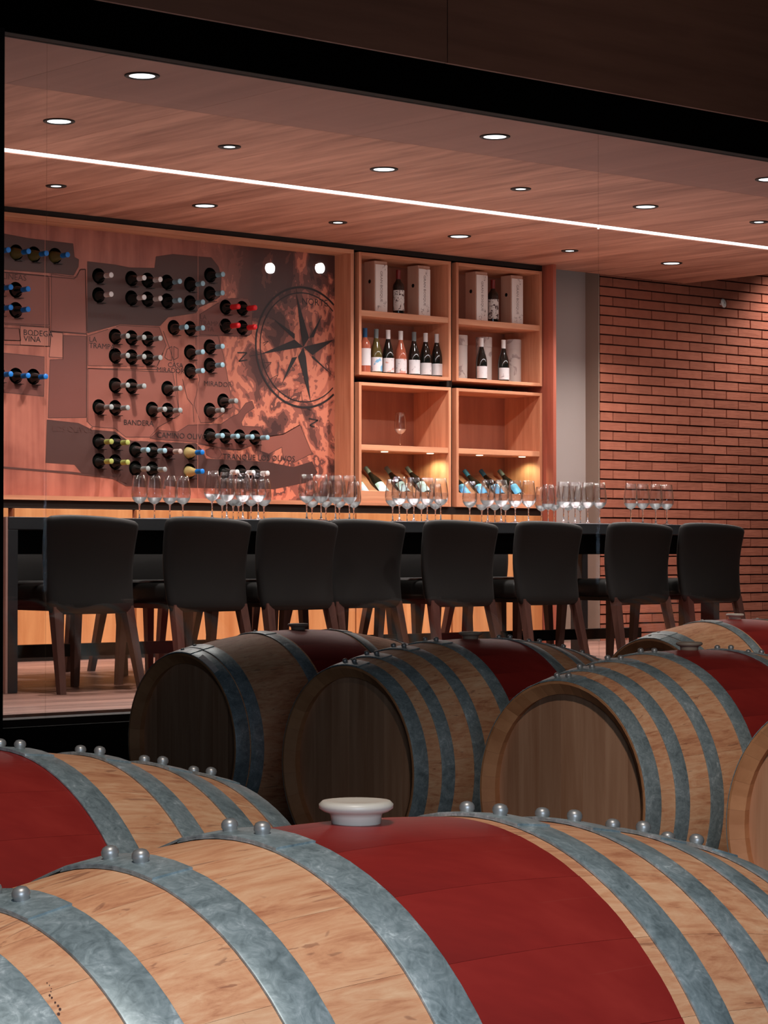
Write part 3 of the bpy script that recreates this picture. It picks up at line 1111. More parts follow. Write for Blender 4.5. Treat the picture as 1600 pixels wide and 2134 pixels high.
def cabinet(name, x0, x1, z0, z1, sh0, sh1, label, lower=False):
    t = empty(name, ((x0 + x1) / 2, YW, z0))
    tag(t, label, 'cabinet')
    b = lambda n, a, c, d, e, f_, g, m: box(n, a, c, d, e, f_, g, m, t, bevel=0.0015)
    tk = 0.022
    b('side_panel', x0, x0 + tk, YW, YW + DEP, z0, z1, M['cab'])
    b('side_panel', x1 - tk, x1, YW, YW + DEP, z0, z1, M['cab'])
    b('top_panel', x0 + tk, x1 - tk, YW, YW + DEP, z1 - tk, z1, M['cabx'])
    b('bottom_panel', x0 + tk, x1 - tk, YW, YW + DEP, z0, z0 + tk, M['cabx'])
    b('shelf', x0 + tk, x1 - tk, YW + 0.004, YW + DEP - 0.012, sh0, sh1, M['cabx'])
    b('back_panel', x0 + tk, x1 - tk, YW + DEP - 0.012, YW + DEP, z0 + tk, z1 - tk, M['plyback'])
    if lower:
        b('front_lip', x0 + tk, x1 - tk, YW + 0.006, YW + 0.028, z0 + tk, z0 + tk + 0.075, M['cabx'])
        # sloping bottle board
        m = MB()
        ya, yb = YW + 0.06, YW + DEP - 0.014
        za, zb = z0 + 0.05, z0 + 0.235
        m.add([(x0 + tk, ya, za), (x1 - tk, ya, za), (x1 - tk, yb, zb), (x0 + tk, yb, zb),
               (x0 + tk, ya, za - 0.018), (x1 - tk, ya, za - 0.018), (x1 - tk, yb, zb - 0.018), (x0 + tk, yb, zb - 0.018)],
              [(0, 1, 2, 3), (7, 6, 5, 4), (0, 4, 5, 1), (1, 5, 6, 2), (2, 6, 7, 3), (3, 7, 4, 0)])
        m.build('bottle_board', M['plyback'], t, -parent_world(t))
        for k in (0.36, 0.86):
            px_ = x0 + (x1 - x0) * k
            MB().lathe([(0.0, 0.0), (0.024, 0.0), (0.024, 0.004)], 16, 'Z').build('puck_light', M['puck'], t, Vector((px_, YW + 0.085, sh0 - 0.005)) - parent_world(t))
            o = light('SPOT', 'puck_lamp', (px_, YW + 0.10, sh0 - 0.012), 2.2, (0.9, 0.98, 0.58), (0, 0, 0), spot_size=math.radians(150), spot_blend=0.6, shadow_soft_size=0.02)
    return t


zU1, zU0 = at(748, 524.3, YW).z, at(748, 780.7, YW).z
zL1, zL0 = at(748, 795.7, YW).z, at(748, 1053, YW).z
sU = (at(753, 657.7, YW).z, at(753, 645.5, YW).z)
sL = (at(753, 937.5, YW).z, at(753, 926, YW).z)
c1 = (XW(748), XW(940))
c2 = (XW(951), XW(1130))
cabinet('display_cabinet', c1[0], c1[1], zU0, zU1, sU[0], sU[1], 'open oak display cabinet, upper left, with gift boxes over seven bottles')
cabinet('display_cabinet', c2[0], c2[1], zU0, zU1, sU[0], sU[1], 'open oak display cabinet, upper right, with gift boxes over card tubes')
cabinet('display_cabinet', c1[0], c1[1], zL0, zL1, sL[0], sL[1], 'open oak display cabinet, lower left, holding one wine glass and reclining bottles', True)
cabinet('display_cabinet', c2[0], c2[1], zL0, zL1, sL[0], sL[1], 'open oak display cabinet, lower right, with empty upper cell and reclining bottles', True)
# end panel
xe = XW(1131) + 0.004
ep = box('end_panel', xe, xe + 0.03, 11.90, 12.31, 0.001, ZCEIL - 0.001, M['endpanel'])
tag(ep, 'tall reddish wooden end panel closing the cabinet wall beside the grey column', 'panel')
# low cabinets
lowx = [(4.9, 5.66), (5.72, 6.62), (6.64, 7.505), (XW(30), XW(276)), (XW(285), XW(515)), (XW(520), XW(740)), (XW(743), XW(940)), (XW(944), XW(1130))]
names_ = ['beyond the left jamb, far', 'beyond the left jamb', 'at the left jamb', 'below the left part of the map', 'below the middle of the map', 'below the compass', 'below the left display cabinets', 'below the right display cabinets']
for (a, b_), nm in zip(lowx, names_):
    t = empty('low_cabinet', ((a + b_) / 2, YW, 0.08))
    tag(t, 'low oak cabinet with plain door, ' + nm, 'cabinet')
    box('body', a, b_, YW + 0.021, 12.36, 0.08, zld - 0.001, M['cab'], t)
    box('door', a, b_, YW, YW + 0.02, 0.08, zld, M['door'], t, bevel=0.002)
tk_ = struct(box('baseboard_back', MX0, XW(1130), 12.06, 12.08, 0.0015, 0.045, M['endpanel']))
del tk_

# gift boxes
fwn = lambda o: parent_world(o)


def gift_box(px0, py_b, z, label, Y=12.075):
    x0 = at(px0, py_b, Y).x
    W, D, H = 0.112, 0.105, 0.345
    t = empty('gift_box', (x0 + W / 2, Y + D / 2, z), math.radians(random.uniform(-2, 2)))
    tag(t, label, 'gift box', 'wooden gift boxes on the upper shelves')
    MB().box(-W / 2, W / 2, -D / 2, D / 2, 0, H).build('box_body', M['box'], t, bevel=0.002)
    MB().box(-W / 2 + 0.004, W / 2 - 0.003, -D / 2 - 0.007, -D / 2, 0.003, H - 0.022).build('lid', M['lid'], t, bevel=0.0015)
    MB().lathe([(0, -0.0006), (0.0135, -0.0006)], 18, 'X').build('finger_hole', M['black'], t, (-W / 2, -0.004, 0.21))
    text_mesh('GRAN BOSQUE', 0.030, M['tubeink'], 'lettering', t, (-0.010, -D / 2 - 0.0078, H - 0.065), (PI / 2, PI / 2, 0))
    # leafy sprigs printed at both ends
    m = MB()
    rnd = random.Random(px0)
    for (cx, cz, n) in ((0.02, 0.30, 7), (-0.02, 0.035, 9), (0.03, 0.06, 7)):
        for k in range(n):
            a = rnd.uniform(0, PI)
            x_, z_ = cx + rnd.uniform(-.014, .014), cz + rnd.uniform(-.022, .022)
            d = Vector((math.cos(a), 0, math.sin(a))) * rnd.uniform(.005, .012)
            nn = Vector((-d.z, 0, d.x)).normalized() * 0.0016
            c = Vector((x_, -D / 2 - 0.0079, z_))
            m.add([c - d - nn, c + d, c - d + nn], [(0, 1, 2)])
    m.build('printed_sprigs', M['tubeink'], t)
    return t


zs1 = sU[1]
gift_box(780, 650, zs1, 'wooden gift box at the left of the upper left cabinet shelf')
gift_box(870, 655, zs1, 'wooden gift box at the right of the upper left cabinet shelf')
gift_box(991, 660, zs1, 'wooden gift box at the left of the upper right cabinet shelf')
gift_box(1065, 665, zs1, 'wooden gift box at the right of the upper right cabinet shelf')
gU = 'bottles between the gift boxes'
bottle('bord', 'gdark', 'dark red', (at(830, 650, 12.13).x, 12.13, zs1), label='dark bottle with floral label between the two boxes, upper left cabinet', lab='lab floral', lz=(0.030, 0.165), scale=1.02, group=gU, lphi=-28)
bottle('bord', 'gdark', 'dark red', (at(1027, 665, 12.13).x, 12.13, zs1), label='dark bottle with floral label between the two boxes, upper right cabinet', lab='lab floral', lz=(0.030, 0.165), scale=1.02, group=gU, lphi=-28)
zb = zU0 + 0.022
gL = 'bottles on the bottom of the upper left cabinet'
for (px, shp, gm, cap, lab, lz, nm, ph) in (
        (760.5, 'bord', 'grose', 'dark blue', 'lab plain', (0.05, 0.165), 'leftmost bottle, dark blue cap, tall white label, bottom', -28),
        (783.8, 'burg', 'golive', 'steel grey', 'lab blue', (0.015, 0.11), 'olive green bottle with grey cap and blue-marked label', -28),
        (808.5, 'burg', 'gdark', 'white', 'lab bird', (0.015, 0.11), 'dark bottle with white cap and coloured drawing label', -28),
        (834.8, 'burg', 'grose', 'white', 'lab bird', (0.015, 0.11), 'rosé bottle with white cap and pink label', -28),
        (862.5, 'burg', 'gdark', 'steel grey', 'lab blue', (0.015, 0.11), 'dark bottle with grey cap and blue-marked label', -28),
        (886.5, 'burg', 'gdark', 'white', 'lab plain', (0.015, 0.095), 'dark bottle, white cap, plain label, second from the right', -28),
        (909.8, 'burg', 'gdark', 'white', 'lab plain', (0.015, 0.095), 'dark bottle, white cap, plain label, last on the right', -28)):
    bottle(shp, gm, cap, (at(px, 700, 12.1).x, 12.1, zb), label=nm + ' of the upper left cabinet', lab=lab, lz=lz, scale=0.99, group=gL, lphi=ph)
for (px, nm) in ((1003, 'left'), (1049, 'right')):
    bottle('burg', 'gdark', 'white', (at(px, 760, 12.085).x, 12.085, zb), label='dark bottle with white cap, the %s of two before the card tubes' % nm, lab='lab plain', lz=(0.015, 0.10), group='bottles before the card tubes', lphi=-24, scale=0.97)
for (px, nm) in ((957, 'leftmost'), (1008, 'middle'), (1069, 'rightmost')):
    q = at(px, 760, 12.22)
    t = empty('gift_tube', (q.x, 12.22, zb))
    tag(t, 'pale card gift tube, %s of three in the upper right cabinet' % nm, 'gift tube', 'card gift tubes')
    MB().lathe([(0, 0), (0.056, 0), (0.056, 0.245)], 28).build('tube_body', M['tube'], t, smooth=False)
    shade_auto(t.children[0])
    lidm = MB().lathe([(0.0565, 0.2455), (0.0575, 0.2465), (0.0575, 0.315), (0.055, 0.3165), (0, 0.3165)], 28).build('tube_lid', M['tube'], t)
    shade_auto(lidm)

# reclining bottles
for (cx, pts, lab, cap, nm) in ((c1, [720, 762, 805, 848], 'lab ice', 'steel grey', 'left'), (c2, [932, 968, 1002, 1040.5], 'lab sky', 'teal blue', 'right')):
    for i, px in enumerate(pts):
        tip = at(px, 975 if nm == 'left' else 981, 12.315)
        # axis: neck rises towards the back
        a = math.radians(46)
        d = Vector((0, math.sin(a), math.cos(a)))
        L = 0.30
        base = Vector((tip.x, 12.315, tip.z)) - d * L
        if base.x < cx[0] + 0.05:
            base.x = cx[0] + 0.068
        bottle('burg', 'gdark', cap if i < 3 or nm == 'left' else 'steel grey', base, (-a, 0, 0), '%s bottle, dark with light blue label, reclining in lower %s cabinet' % (ORD[i], nm), lab=lab, lz=(0.03, 0.12), group='bottles reclining in the lower cabinets', lphi=0)

# ================================================================== TABLE
TY0, TY1 = 9.33, 10.50
TX0 = at(17, 1200, TY0).x
TX1 = at(1499, 1270, TY0).x
ZT = at(27, 1077, TY0).z
tb_ = empty('tasting_table', ((TX0 + TX1) / 2, (TY0 + TY1) / 2, 0))
tag(tb_, 'long black tasting table covered with wine glasses behind the chairs', 'table')
box('tabletop', TX0 + 0.002, TX1 - 0.002, TY0, TY1, ZT - 0.058, ZT, M['table'], tb_, bevel=0.003)
for (xa, xb, side) in ((TX0, TX0 + 0.052, 0), (TX1 - 0.052, TX1, 1)):
    box('leg', xa, xb, TY0, TY0 + 0.10, 0.0005, ZT - 0.0585, M['table'], tb_, bevel=0.002)
    box('leg', xa, xb, TY1 - 0.10, TY1, 0.0005, ZT - 0.0585, M['table'], tb_, bevel=0.002)
box('end_face', TX0 - 0.012, TX0 - 0.0005, TY0 + 0.002, TY1, 0.0005, ZT - 0.001, M['tableside'], tb_)
for yy in (TY0 + 0.13, TY1 - 0.16):
    box('apron', TX0 + 0.054, TX1 - 0.054, yy, yy + 0.03, ZT - 0.17, ZT - 0.0585, M['black'], tb_)
box('stretcher', TX0 + 0.054, TX1 - 0.054, 9.90, 9.98, 0.13, 0.19, M['black'], tb_)

# tasting mats
for i, (px, py, nm) in enumerate(((336, 1081, 'under the leftmost glasses'), (535, 1085, 'under the second cluster of glasses'), (855, 1089, 'under the middle glasses'), (1090, 1091, 'left of the right end glasses'), (1215, 1092, 'near the right chairs'))):
    x = at(px, py, TY0 + 0.16).x
    m = box('tasting_mat', x - 0.16, x + 0.16, TY0 + 0.004, TY0 + 0.30, ZT + 0.0004, ZT + 0.0024, M['paper'])
    tag(m, 'white paper tasting mat on the black table, ' + nm, 'mat', 'tasting mats')

# ================================================================== WINE GLASSES
HG = 0.235
footp = [(0, 0.0), (0.036, 0.0), (0.0365, 0.0015), (0.030, 0.0032), (0.012, 0.0062), (0.0055, 0.012), (0.0036, 0.022), (0.0032, 0.05), (0.0034, 0.072), (0.0052, 0.083), (0.0085, 0.0885), (0, 0.0905)]
bowlp = [(0.006, 0.0885), (0.012, 0.091), (0.022, 0.0975), (0.032, 0.108), (0.039, 0.122), (0.0415, 0.138), (0.0408, 0.155), (0.0380, 0.180), (0.0345, 0.205), (0.0310, 0.235)]
bowl_in = [(0.0304, 0.235), (0.0338, 0.205), (0.0373, 0.180), (0.0401, 0.155), (0.0407, 0.138), (0.0380, 0.1225), (0.030, 0.110), (0.018, 0.1000), (0.006, 0.096), (0, 0.0955)]
foot_me = MB().lathe(footp, 24).me('foot_and_stem', M['crystalfoot'], True)
bowl_me = MB().lathe(bowlp + bowl_in[:1], 28).lathe(bowl_in, 28).me('bowl', [M['crystal'], M['crystalbase']], True)
bowl_me.polygons.foreach_set('material_index', [1 if p.center.z < 0.128 else 0 for p in bowl_me.polygons])


def wine_glass(loc, label, group, s=1.0):
    t = empty('wine_glass', loc, random.uniform(0, 3))
    t.scale = (s, s, s)
    tag(t, label, 'wine glass', group)
    link('foot', foot_me, t)
    link('bowl', bowl_me, t)
    return t


clusters = [
    ('leftmost glass cluster, over the first chair gap', [(290.6, 990.7), (322, 992), (354, 992.5), (381, 993)], []),
    ('second glass cluster from the left', [(442, 983), (472.5, 985), (506, 987), (538, 986.4)], [(463, 996.5), (486, 998), (497, 998.5), (523, 998.5), (550, 999)]),
    ('third glass cluster, below the compass', [(639, 989.3), (669, 990), (699, 992), (728, 992.5)], [(650, 1003), (679, 1003), (707, 1003.5), (737, 1004)]),
    ('fourth glass cluster, before the left cabinets', [(832, 995), (862, 996.5), (890, 997), (918, 998)], [(818, 1000), (848, 1008), (878, 1009), (907, 1009)]),
    ('fifth glass cluster, before the right cabinets', [(978.5, 1004), (1016, 1001), (1044, 1001.5), (1073.4, 1002.5), (1101, 1003)], [(1003.7, 1012), (1031, 1012), (1053, 1012)]),
    ('sixth glass cluster, before the grey column', [(1174, 1005), (1198, 1006), (1224, 1006.7), (1249, 1007.6)], [(1128, 1015), (1142, 1010), (1154, 1013), (1184, 1013), (1209, 1013)]),
    ('rightmost glass cluster, before the brick wall', [(1314, 1009.5), (1339, 1009.5), (1366, 1010.5), (1389, 1011)], [])]
for (nm, front, back) in clusters:
    for k, lst in enumerate((front, back)):
        for i, (px, py) in enumerate(lst):
            q = atz(px, py, ZT + HG)
            q.y = min(max(q.y, TY0 + 0.045), TY1 - 0.045)
            q.x = at(px, py, q.y).x
            zoff = 0.0008
            if q.y < TY0 + 0.33:
                zoff = 0.0026
            wine_glass((q.x, q.y, ZT + zoff), 'clear wine glass, %s in %s of %s' % (ORD[i], 'front row' if k == 0 else 'back row', nm), 'wine glasses on the black table')
q = at(834, 860, 12.16)
wine_glass((q.x, 12.16, sL[1] + 0.0006), 'single clear wine glass standing inside the lower left display cabinet', None)

# ================================================================== CHAIRS
def chair_meshes():
    NU, NV = 10, 9
    vs, fs = [], []
    prof = lambda v: -0.038 + 0.034 * math.sin(PI * v) - 0.008 * v

    def P(u, v, off):
        wd = 0.234 + 0.026 * v
        uu = u
        # round the upper corners
        z = 0.355 + v * 0.452 - (0.014 * abs(u) ** 3) * v - 0.012 * u * v
        x = uu * wd
        y = prof(v) + 0.036 * u * u + off
        return (x, y, z)
    for off in (0.0, 0.048):
        for j in range(NV):
            for i in range(NU):
                vs.append(P(-1 + 2 * i / (NU - 1), j / (NV - 1), off))
    N = NU * NV
    for j in range(NV - 1):
        for i in range(NU - 1):
            a = j * NU + i
            fs.append((a, a + 1, a + NU + 1, a + NU))
            fs.append((N + a, N + a + NU, N + a + NU + 1, N + a + 1))
    per = [i for i in range(NU)] + [j * NU + NU - 1 for j in range(1, NV)] + [(NV - 1) * NU + i for i in range(NU - 2, -1, -1)] + [j * NU for j in range(NV - 2, 0, -1)]
    for a, b in zip(per, per[1:] + per[:1]):
        fs.append((a, N + a, N + b, b))
    back = mesh('backrest', vs, fs, M['leatherback'], None, True)
    bm = bmesh.new()
    bm.from_mesh(back)
    bmesh.ops.recalc_face_normals(bm, faces=bm.faces)
    bm.to_mesh(back)
    bm.free()
    seat = MB().box(-0.222, 0.222, 0.05, 0.50, 0.395, 0.492).me('seat', M['leather'])
    legs = []
    for (a, b, r0, r1) in (((-0.195, 0.022, 0.392), (-0.215, -0.06, 0), 0.023, 0.016), ((0.195, 0.022, 0.392), (0.225, -0.06, 0), 0.023, 0.016),
                           ((-0.195, 0.44, 0.392), (-0.205, 0.465, 0), 0.022, 0.015), ((0.195, 0.44, 0.392), (0.205, 0.465, 0), 0.022, 0.015)):
        legs.append(MB().bar(a, b, r0, r1).me('leg', M['leg']))
    rail = MB().box(-0.19, 0.19, 0.06, 0.45, 0.372, 0.394).me('seat_frame', M['leather'])
    return back, seat, legs, rail


cbk, cst, clg, crl = chair_meshes()


def chair(x, y, rz, label, group):
    t = empty('dining_chair', (x, y, 0.0008), rz)
    tag(t, label, 'chair', group)
    b = link('backrest', cbk, t)
    m = b.modifiers.new('round', 'SUBSURF')
    m.levels = m.render_levels = 1
    s = link('seat', cst, t)
    m = s.modifiers.new('bevel', 'BEVEL')
    m.width = 0.034
    m.segments = 4
    s.data.polygons.foreach_set('use_smooth', [True] * len(s.data.polygons))
    for l in clg:
        link('leg', l, t)
    link('seat_frame', crl, t)
    return t


YC = 9.16
for i, px in enumerate((187, 432, 620, 761, 961, 1146, 1336, 1486)):
    yc = YC + (0.10 if i == 3 else -0.08 if i == 7 else 0)
    x = at(px, 1150, yc - 0.03).x + (0.055 if i == 3 else 0.045)
    wh = ('leftmost, nearest the table end', 'second from left', 'third from left', 'fourth from left, half hidden by the third', 'fifth from left', 'sixth from left', 'seventh from left', 'rightmost, before the brick wall')[i]
    chair(x, yc, math.radians((0, 1, 2, 0, -1, 2, -1, -3)[i]), 'black leather chair seen from behind, ' + wh, 'chairs on the near side of the tasting table')
for i, x in enumerate((6.94, 7.53, 8.17, 8.80, 9.42, 10.07)):
    wh = ('behind the first near chair', 'between the first and second near chairs', 'behind the second near chair', 'behind the third near chair', 'behind the fifth near chair', 'behind the sixth near chair')[i]
    chair(x, 10.78, PI + math.radians((2, -1, 0, 3, -2, 1)[i]), 'black chair on the far side of the table, %s' % ('%s from left' % ORD[i]), 'chairs on the far side of the tasting table')

# ================================================================== BARRELS
NS = 26
RB, RH, HL = 0.35, 0.285, 0.475
RF = lambda x: RB - (RB - RH) * (abs(x) / HL) ** 2


def stave_mesh():
    nx, na = 24, 4
    gap = 0.00012
    ha = PI / NS
    vs, fs = [], []
    xs_ = [-HL + 2 * HL * i / nx for i in range(nx + 1)]
    xi_ = [(-HL + 0.03) + 2 * (HL - 0.03) * i / 8 for i in range(9)]
    n = na + 1
    for x in xs_:
        for k in range(n):
            a = -ha + 2 * ha * k / na
            a *= 1 - gap / (RF(x) * ha)
            R = RF(x)
            vs.append((x, R * math.sin(a), R * math.cos(a)))
    for i in range(nx):
        for k in range(na):
            a = i * n + k
            fs.append((a, a + n, a + n + 1, a + 1))
    nsm = len(fs)
    # sides and inner, own vertices
    for sgn in (-1, 1):
        b0 = len(vs)
        a = sgn * ha * (1 - gap / (RF(0) * ha))
        for x in xi_:
            for d in (0, 0.027):
                R = RF(x) - d
                vs.append((x, R * math.sin(a), R * math.cos(a)))
        m = len(xi_)
        for i in range(m - 1):
            fs.append((b0 + 2 * i, b0 + 2 * i + 1, b0 + 2 * i + 3, b0 + 2 * i + 2))
    # inner face
    b0 = len(vs)
    for x in xi_:
        for a in (-ha, ha):
            R = RF(x) - 0.027
            vs.append((x, R * math.sin(a), R * math.cos(a)))
    for i in range(len(xi_) - 1):
        fs.append((b0 + 2 * i, b0 + 2 * i + 1, b0 + 2 * i + 3, b0 + 2 * i + 2))
    # chimes (end grain, slightly bevelled)
    mats = [0] * len(fs)
    for sgn in (-1, 1):
        b0 = len(vs)
        for (x, d) in ((HL, 0.0), (HL, 0.006), (HL - 0.022, 0.038), (HL - 0.06, 0.038)):
            for k in range(3):
                a = (-ha + ha * k) * (1 - gap / (RH * ha))
                R = RF(x) - d
                vs.append((sgn * x, R * math.sin(a), R * math.cos(a)))
        for j in range(3):
            for k in range(2):
                q = b0 + j * 3 + k
                fs.append((q, q + 1, q + 4, q + 3))
                mats.append(1)
    me = mesh('stave', vs, fs, [M['stave'], M['croze']], mats)
    me.polygons.foreach_set('use_smooth', [i < nsm for i in range(len(fs))])
    nl = []
    for pi_, p_ in enumerate(me.polygons):
        for li in p_.loop_indices:
            if pi_ < nsm:
                v = me.vertices[me.loops[li].vertex_index].co
                sl = 2 * (RB - RH) * v.x / HL ** 2
                rr = math.hypot(v.y, v.z)
                nl.append(Vector((sl, v.y / rr, v.z / rr)).normalized())
            else:
                nl.append(Vector((0, 0, 0)))
    me.normals_split_custom_set(nl)
    return me


def hoop_mesh(xc, wd):
    """steel band with a lapped joint near the top"""
    nseg = 84
    vs, fs = [], []
    sg = 1 if xc > 0 else -1
    a0, a1 = math.radians(-14), math.radians(-14 + 360 + 24)
    x0, x1 = xc - wd / 2, xc + wd / 2
    for i in range(nseg + 1):
        a = a0 + (a1 - a0) * i / nseg
        over = max(0.0, min(1.0, (a - (a0 + 2 * PI) + 0.06) / 0.06))
        ro = 0.0008 + over * 0.0018
        for (x, d) in ((x0, ro), (x0, ro + 0.0019), (x0 + 0.0015, ro + 0.0024), (x1 - 0.0015, ro + 0.0024), (x1, ro + 0.0019), (x1, ro)):
            R = RF(x) + d
            vs.append((x, -R * math.sin(a), R * math.cos(a)))
    k = 6
    for i in range(nseg):
        for j in range(k):
            a = i * k + j
            b = i * k + (j + 1) % k
            fs.append((a, b, b + k, a + k))
    fs.append(tuple(range(k)))
    fs.append(tuple(nseg * k + j for j in range(k))[::-1])
    me = mesh('hoop', vs, fs, M['galv'], None, True)
    try:
        me.set_sharp_from_angle(angle=math.radians(35))
    except Exception:
        pass
    return me


stave_me = stave_mesh()
rivet_me = MB().lathe([(0.0068, -0.003), (0.0068, 0.001), (0.0078, 0.003), (0.0076, 0.006), (0.0058, 0.0088), (0.003, 0.0101), (0, 0.0105)], 14).me('rivet', M['rivet'], True)
rivet_s = MB().lathe([(0.0065, -0.001), (0.0062, 0.002), (0.0035, 0.0038), (0, 0.0042)], 12).me('rivet', M['rivet'], True)
bungp = [(0, 0.0185), (0.018, 0.019), (0.026, 0.0205), (0.0315, 0.020), (0.0344, 0.0172), (0.0342, 0.0135), (0.030, 0.0105), (0.0245, 0.0088), (0.0235, 0.006), (0.0215, -0.012), (0, -0.012)]
bung_me = {k: MB().lathe(bungp, 36).me('bung', M[k], True) for k in ('bung', 'bungold')}
RHd = RF(HL - 0.05) - 0.034
headb = []
nb = 7
for k in range(nb):
    ya = -RHd + 2 * RHd * k / nb + 0.0006
    yb = -RHd + 2 * RHd * (k + 1) / nb - 0.0006
    top = []
    for i in range(7):
        yy = ya + (yb - ya) * i / 6
        top.append((yy, math.sqrt(max(0, RHd ** 2 - yy * yy))))
    pts = top + [(y_, -z_) for y_, z_ in top[::-1]]
    uniq = []
    for p_ in pts:
        if not uniq or (abs(p_[0] - uniq[-1][0]) + abs(p_[1] - uniq[-1][1])) > 1e-4:
            uniq.append(p_)
    if abs(uniq[0][0] - uniq[-1][0]) + abs(uniq[0][1] - uniq[-1][1]) < 1e-4:
        uniq.pop()
    n = len(uniq)
    vs = [(-0.009, a, b) for a, b in uniq] + [(0.009, a, b) for a, b in uniq]
    fs = [tuple(range(n)), tuple(range(2 * n - 1, n - 1, -1))] + [(i, i + n, (i + 1) % n + n, (i + 1) % n) for i in range(n)]
    headb.append(mesh('head_board', vs, fs, M['headwood']))
hoops4 = [(0.147, 0.044), (0.270, 0.040), (0.372, 0.040), (0.4535, 0.042)]
hoops3 = [(0.160, 0.044), (0.404, 0.042), (0.4520, 0.044)]
_hm = {}


def barrel(p, label, hoops=hoops4, rivets=True, spin=0.0, rz=0.0, bung='bung', roll=0.0, small=False, left=None):
    """p: point of the belly top; axis along X"""
    t = empty('wine_barrel', (p[0], p[1], p[2] - RB), rz)
    t.rotation_euler.x = roll
    tag(t, label, 'barrel', 'oak barrels lying in rows')
    for k in range(NS):
        link('stave', stave_me, t, None, (2 * PI * (k + 0.5) / NS + spin, 0, 0))
    for sg in (-1, 1):
        for b_ in headb:
            link('head_board', b_, t, (sg * (HL - 0.052), 0, 0))
        for (xc, wd) in (hoops if sg > 0 or not left else left):
            key = (round(sg * xc, 4), wd)
            if key not in _hm:
                _hm[key] = hoop_mesh(sg * xc, wd)
            h = link('hoop', _hm[key], t)
            sl = math.atan2(RF(xc + 0.01) - RF(xc - 0.01), 0.02)
            for a in ((-5.5, 2.2) if rivets else (-4.0,)):
                a = math.radians(a)
                R = RF(xc) + 0.0052
                link('rivet', rivet_s if small else rivet_me, h, (sg * xc, -R * math.sin(a), R * math.cos(a)), (a, -sl * sg, 0))
    link('bung', bung_me[bung], t, (0, 0, RB))
    return t


ZB = ZC - 0.247
pF = atz(742, 1714, ZB)
pA = atz(621, 1312, ZB)
pB = atz(980, 1331, ZB)
pC = atz(1436, 1354, ZB)
pE = atz(1531, 1290, ZB)
pG = Vector((1.52, 2.65, ZB))
pD = pC + (pC - pB) + Vector((-0.012, 0.022, 0))
print('barrels', pF, pG, pA, pB, pC, pD, pE)
bF = barrel(pF, 'nearest barrel across the bottom, red belly and big white bung', [(0.170, 0.044), (0.272, 0.040), (0.372, 0.040), (0.4535, 0.042)], left=[(0.120, 0.044), (0.250, 0.041), (0.368, 0.041), (0.4535, 0.042)])
barrel(pG, 'near barrel cut by the left edge, behind the nearest one')
bA = barrel(pA, 'far dim barrel, leftmost with a visible head, grouped end hoops', hoops3, False, bung='bungold', small=True)
barrel(pB, 'second barrel head from the left in the far row', bung='bungold')
barrel(pC, 'third barrel head, light oak with vertical head boards', bung='bungold')
barrel(pD, 'barrel cut by the right edge, only its bright head rim showing')
barrel(pE, 'farthest barrel at right, below the brick wall', hoops3, False, small=True)
refl = []
for (x, y_, nm) in ((6.9, pE.y - 0.96, 'beside the farthest barrel at its right, out of frame'), (8.95, pE.y, 'beyond the farthest barrel, mirrored faintly in the glass'), (11.05, pE.y, 'last of the farthest row, mirrored faintly in the glass')):
    q = Vector((x, y_, ZB))
    refl.append(q)
    barrel(q, 'barrel ' + nm, bung='bungold')


def on_barrel(p, px, py, lift=0.0006):
    """local point on the belly surface of a barrel whose top is p, seen at a pixel"""
    c = Vector((p[0], p[1], p[2] - RB))
    d = ray(px, py)
    o = Vector((0, 0, ZC))
    t = ((c - o).length - 0.6)
    while t < 14:
        q = o + d * t - c
        if abs(q.x) < HL and math.hypot(q.y, q.z) < RF(q.x) + lift:
            return q
        t += 0.0008
    return q


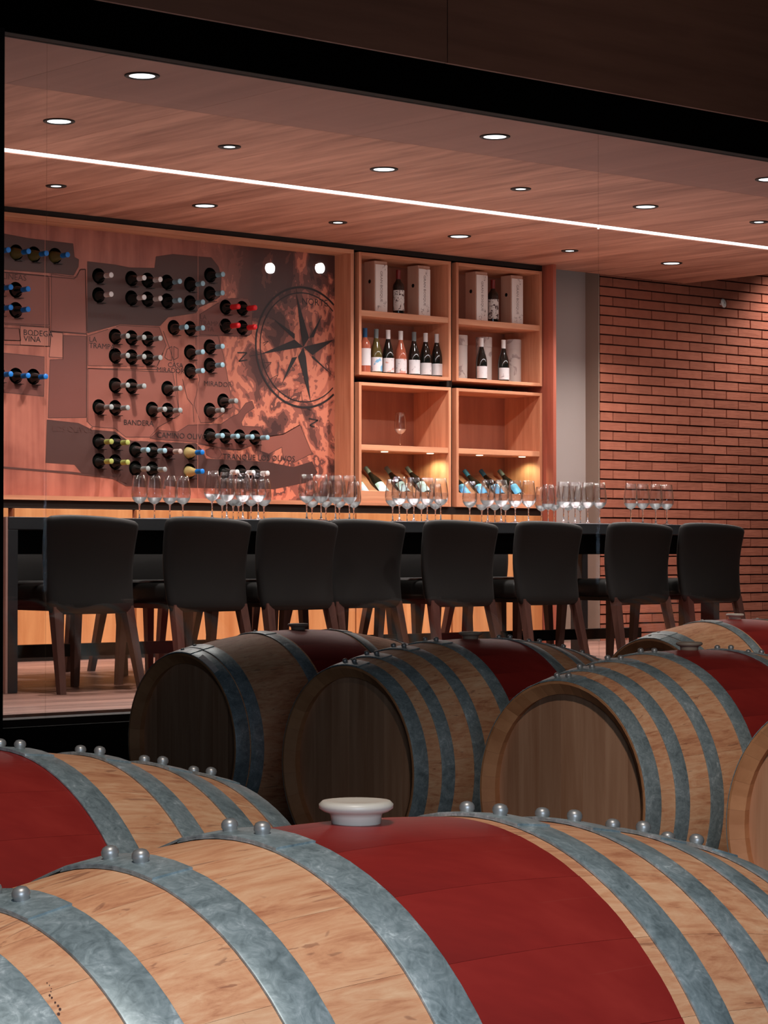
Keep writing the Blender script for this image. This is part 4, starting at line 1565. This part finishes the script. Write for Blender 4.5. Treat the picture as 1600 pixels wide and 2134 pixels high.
# fire-branded cooper's mark on the nearest barrel
bmk = MB()
for (px, py, r_) in ((103.5, 2074, 2.4), (108, 2079, 2.2), (115, 2089, 2.2), (121, 2096, 2.6), (125, 2103, 3.0), (122, 2113, 3.4), (111, 2121, 3.6), (60, 2067, 2.4), (64, 2069, 2.0),
                     (73, 2074, 1.8), (75, 2071, 1.8), (78, 2070, 1.8), (81, 2071, 1.8), (84, 2074, 1.8), (86, 2077, 1.8), (98, 2048, 1.2), (103, 2053, 1.2), (107, 2060, 1.2), (106, 2066, 1.2)):
    vs = []
    for k in range(8):
        a = k * PI / 4
        vs.append(on_barrel(pF, px + r_ * math.cos(a), py + r_ * math.sin(a)))
    bmk.add(vs, [tuple(range(8))])
o_ = bmk.build('brand_stamp', M['ink2'], bF)
# worn paper sticker on the end hoop of the far left barrel
stk = MB()
G = [[on_barrel(pA, 413 + 34 * i / 4 + 9 * j / 2, 1371 + 24 * i / 4 + (i * i) * 0.5 + (-7) * j / 2, 0.0045) for j in range(3)] for i in range(5)]
vs = [v for row_ in G for v in row_]
stk.add(vs, [(i * 3 + j, i * 3 + j + 1, i * 3 + j + 4, i * 3 + j + 3) for i in range(4) for j in range(2)])
stk.build('worn_sticker', M['tube'], bA)
# racks: two rails under each column of barrels, with chocks
zrail = ZB - RB - RF(0.19)
for (c, y0, y1, nm) in ((pF.x, pF.y - 0.5, pG.y + 0.5, 'under the two nearest barrels'), (pB.x, pD.y - 0.5, pA.y + 0.5, 'under the row of barrel heads'),
                        (pE.x, pE.y - 1.5, pE.y + 0.5, 'under the farthest barrel'), (8.95, pE.y - 0.5, pE.y + 0.5, 'beyond the farthest barrel'), (11.05, pE.y - 0.5, pE.y + 0.5, 'at the far end of the hall')):
    t = empty('barrel_rack', (c, (y0 + y1) / 2, HZ))
    tag(t, 'black steel barrel rack ' + nm, 'rack', 'steel barrel racks')
    for sx in (-1, 1):
        box('rack_rail', c + sx * 0.22 - 0.03, c + sx * 0.22 + 0.03, y0, y1, HZ + 0.02, zrail - 0.001, M['rail'], t)
    for yy in (y0 + 0.05, y1 - 0.05):
        box('cross_bar', c - 0.25, c + 0.25, yy - 0.02, yy + 0.02, HZ + 0.0005, HZ + 0.0195, M['rail'], t)
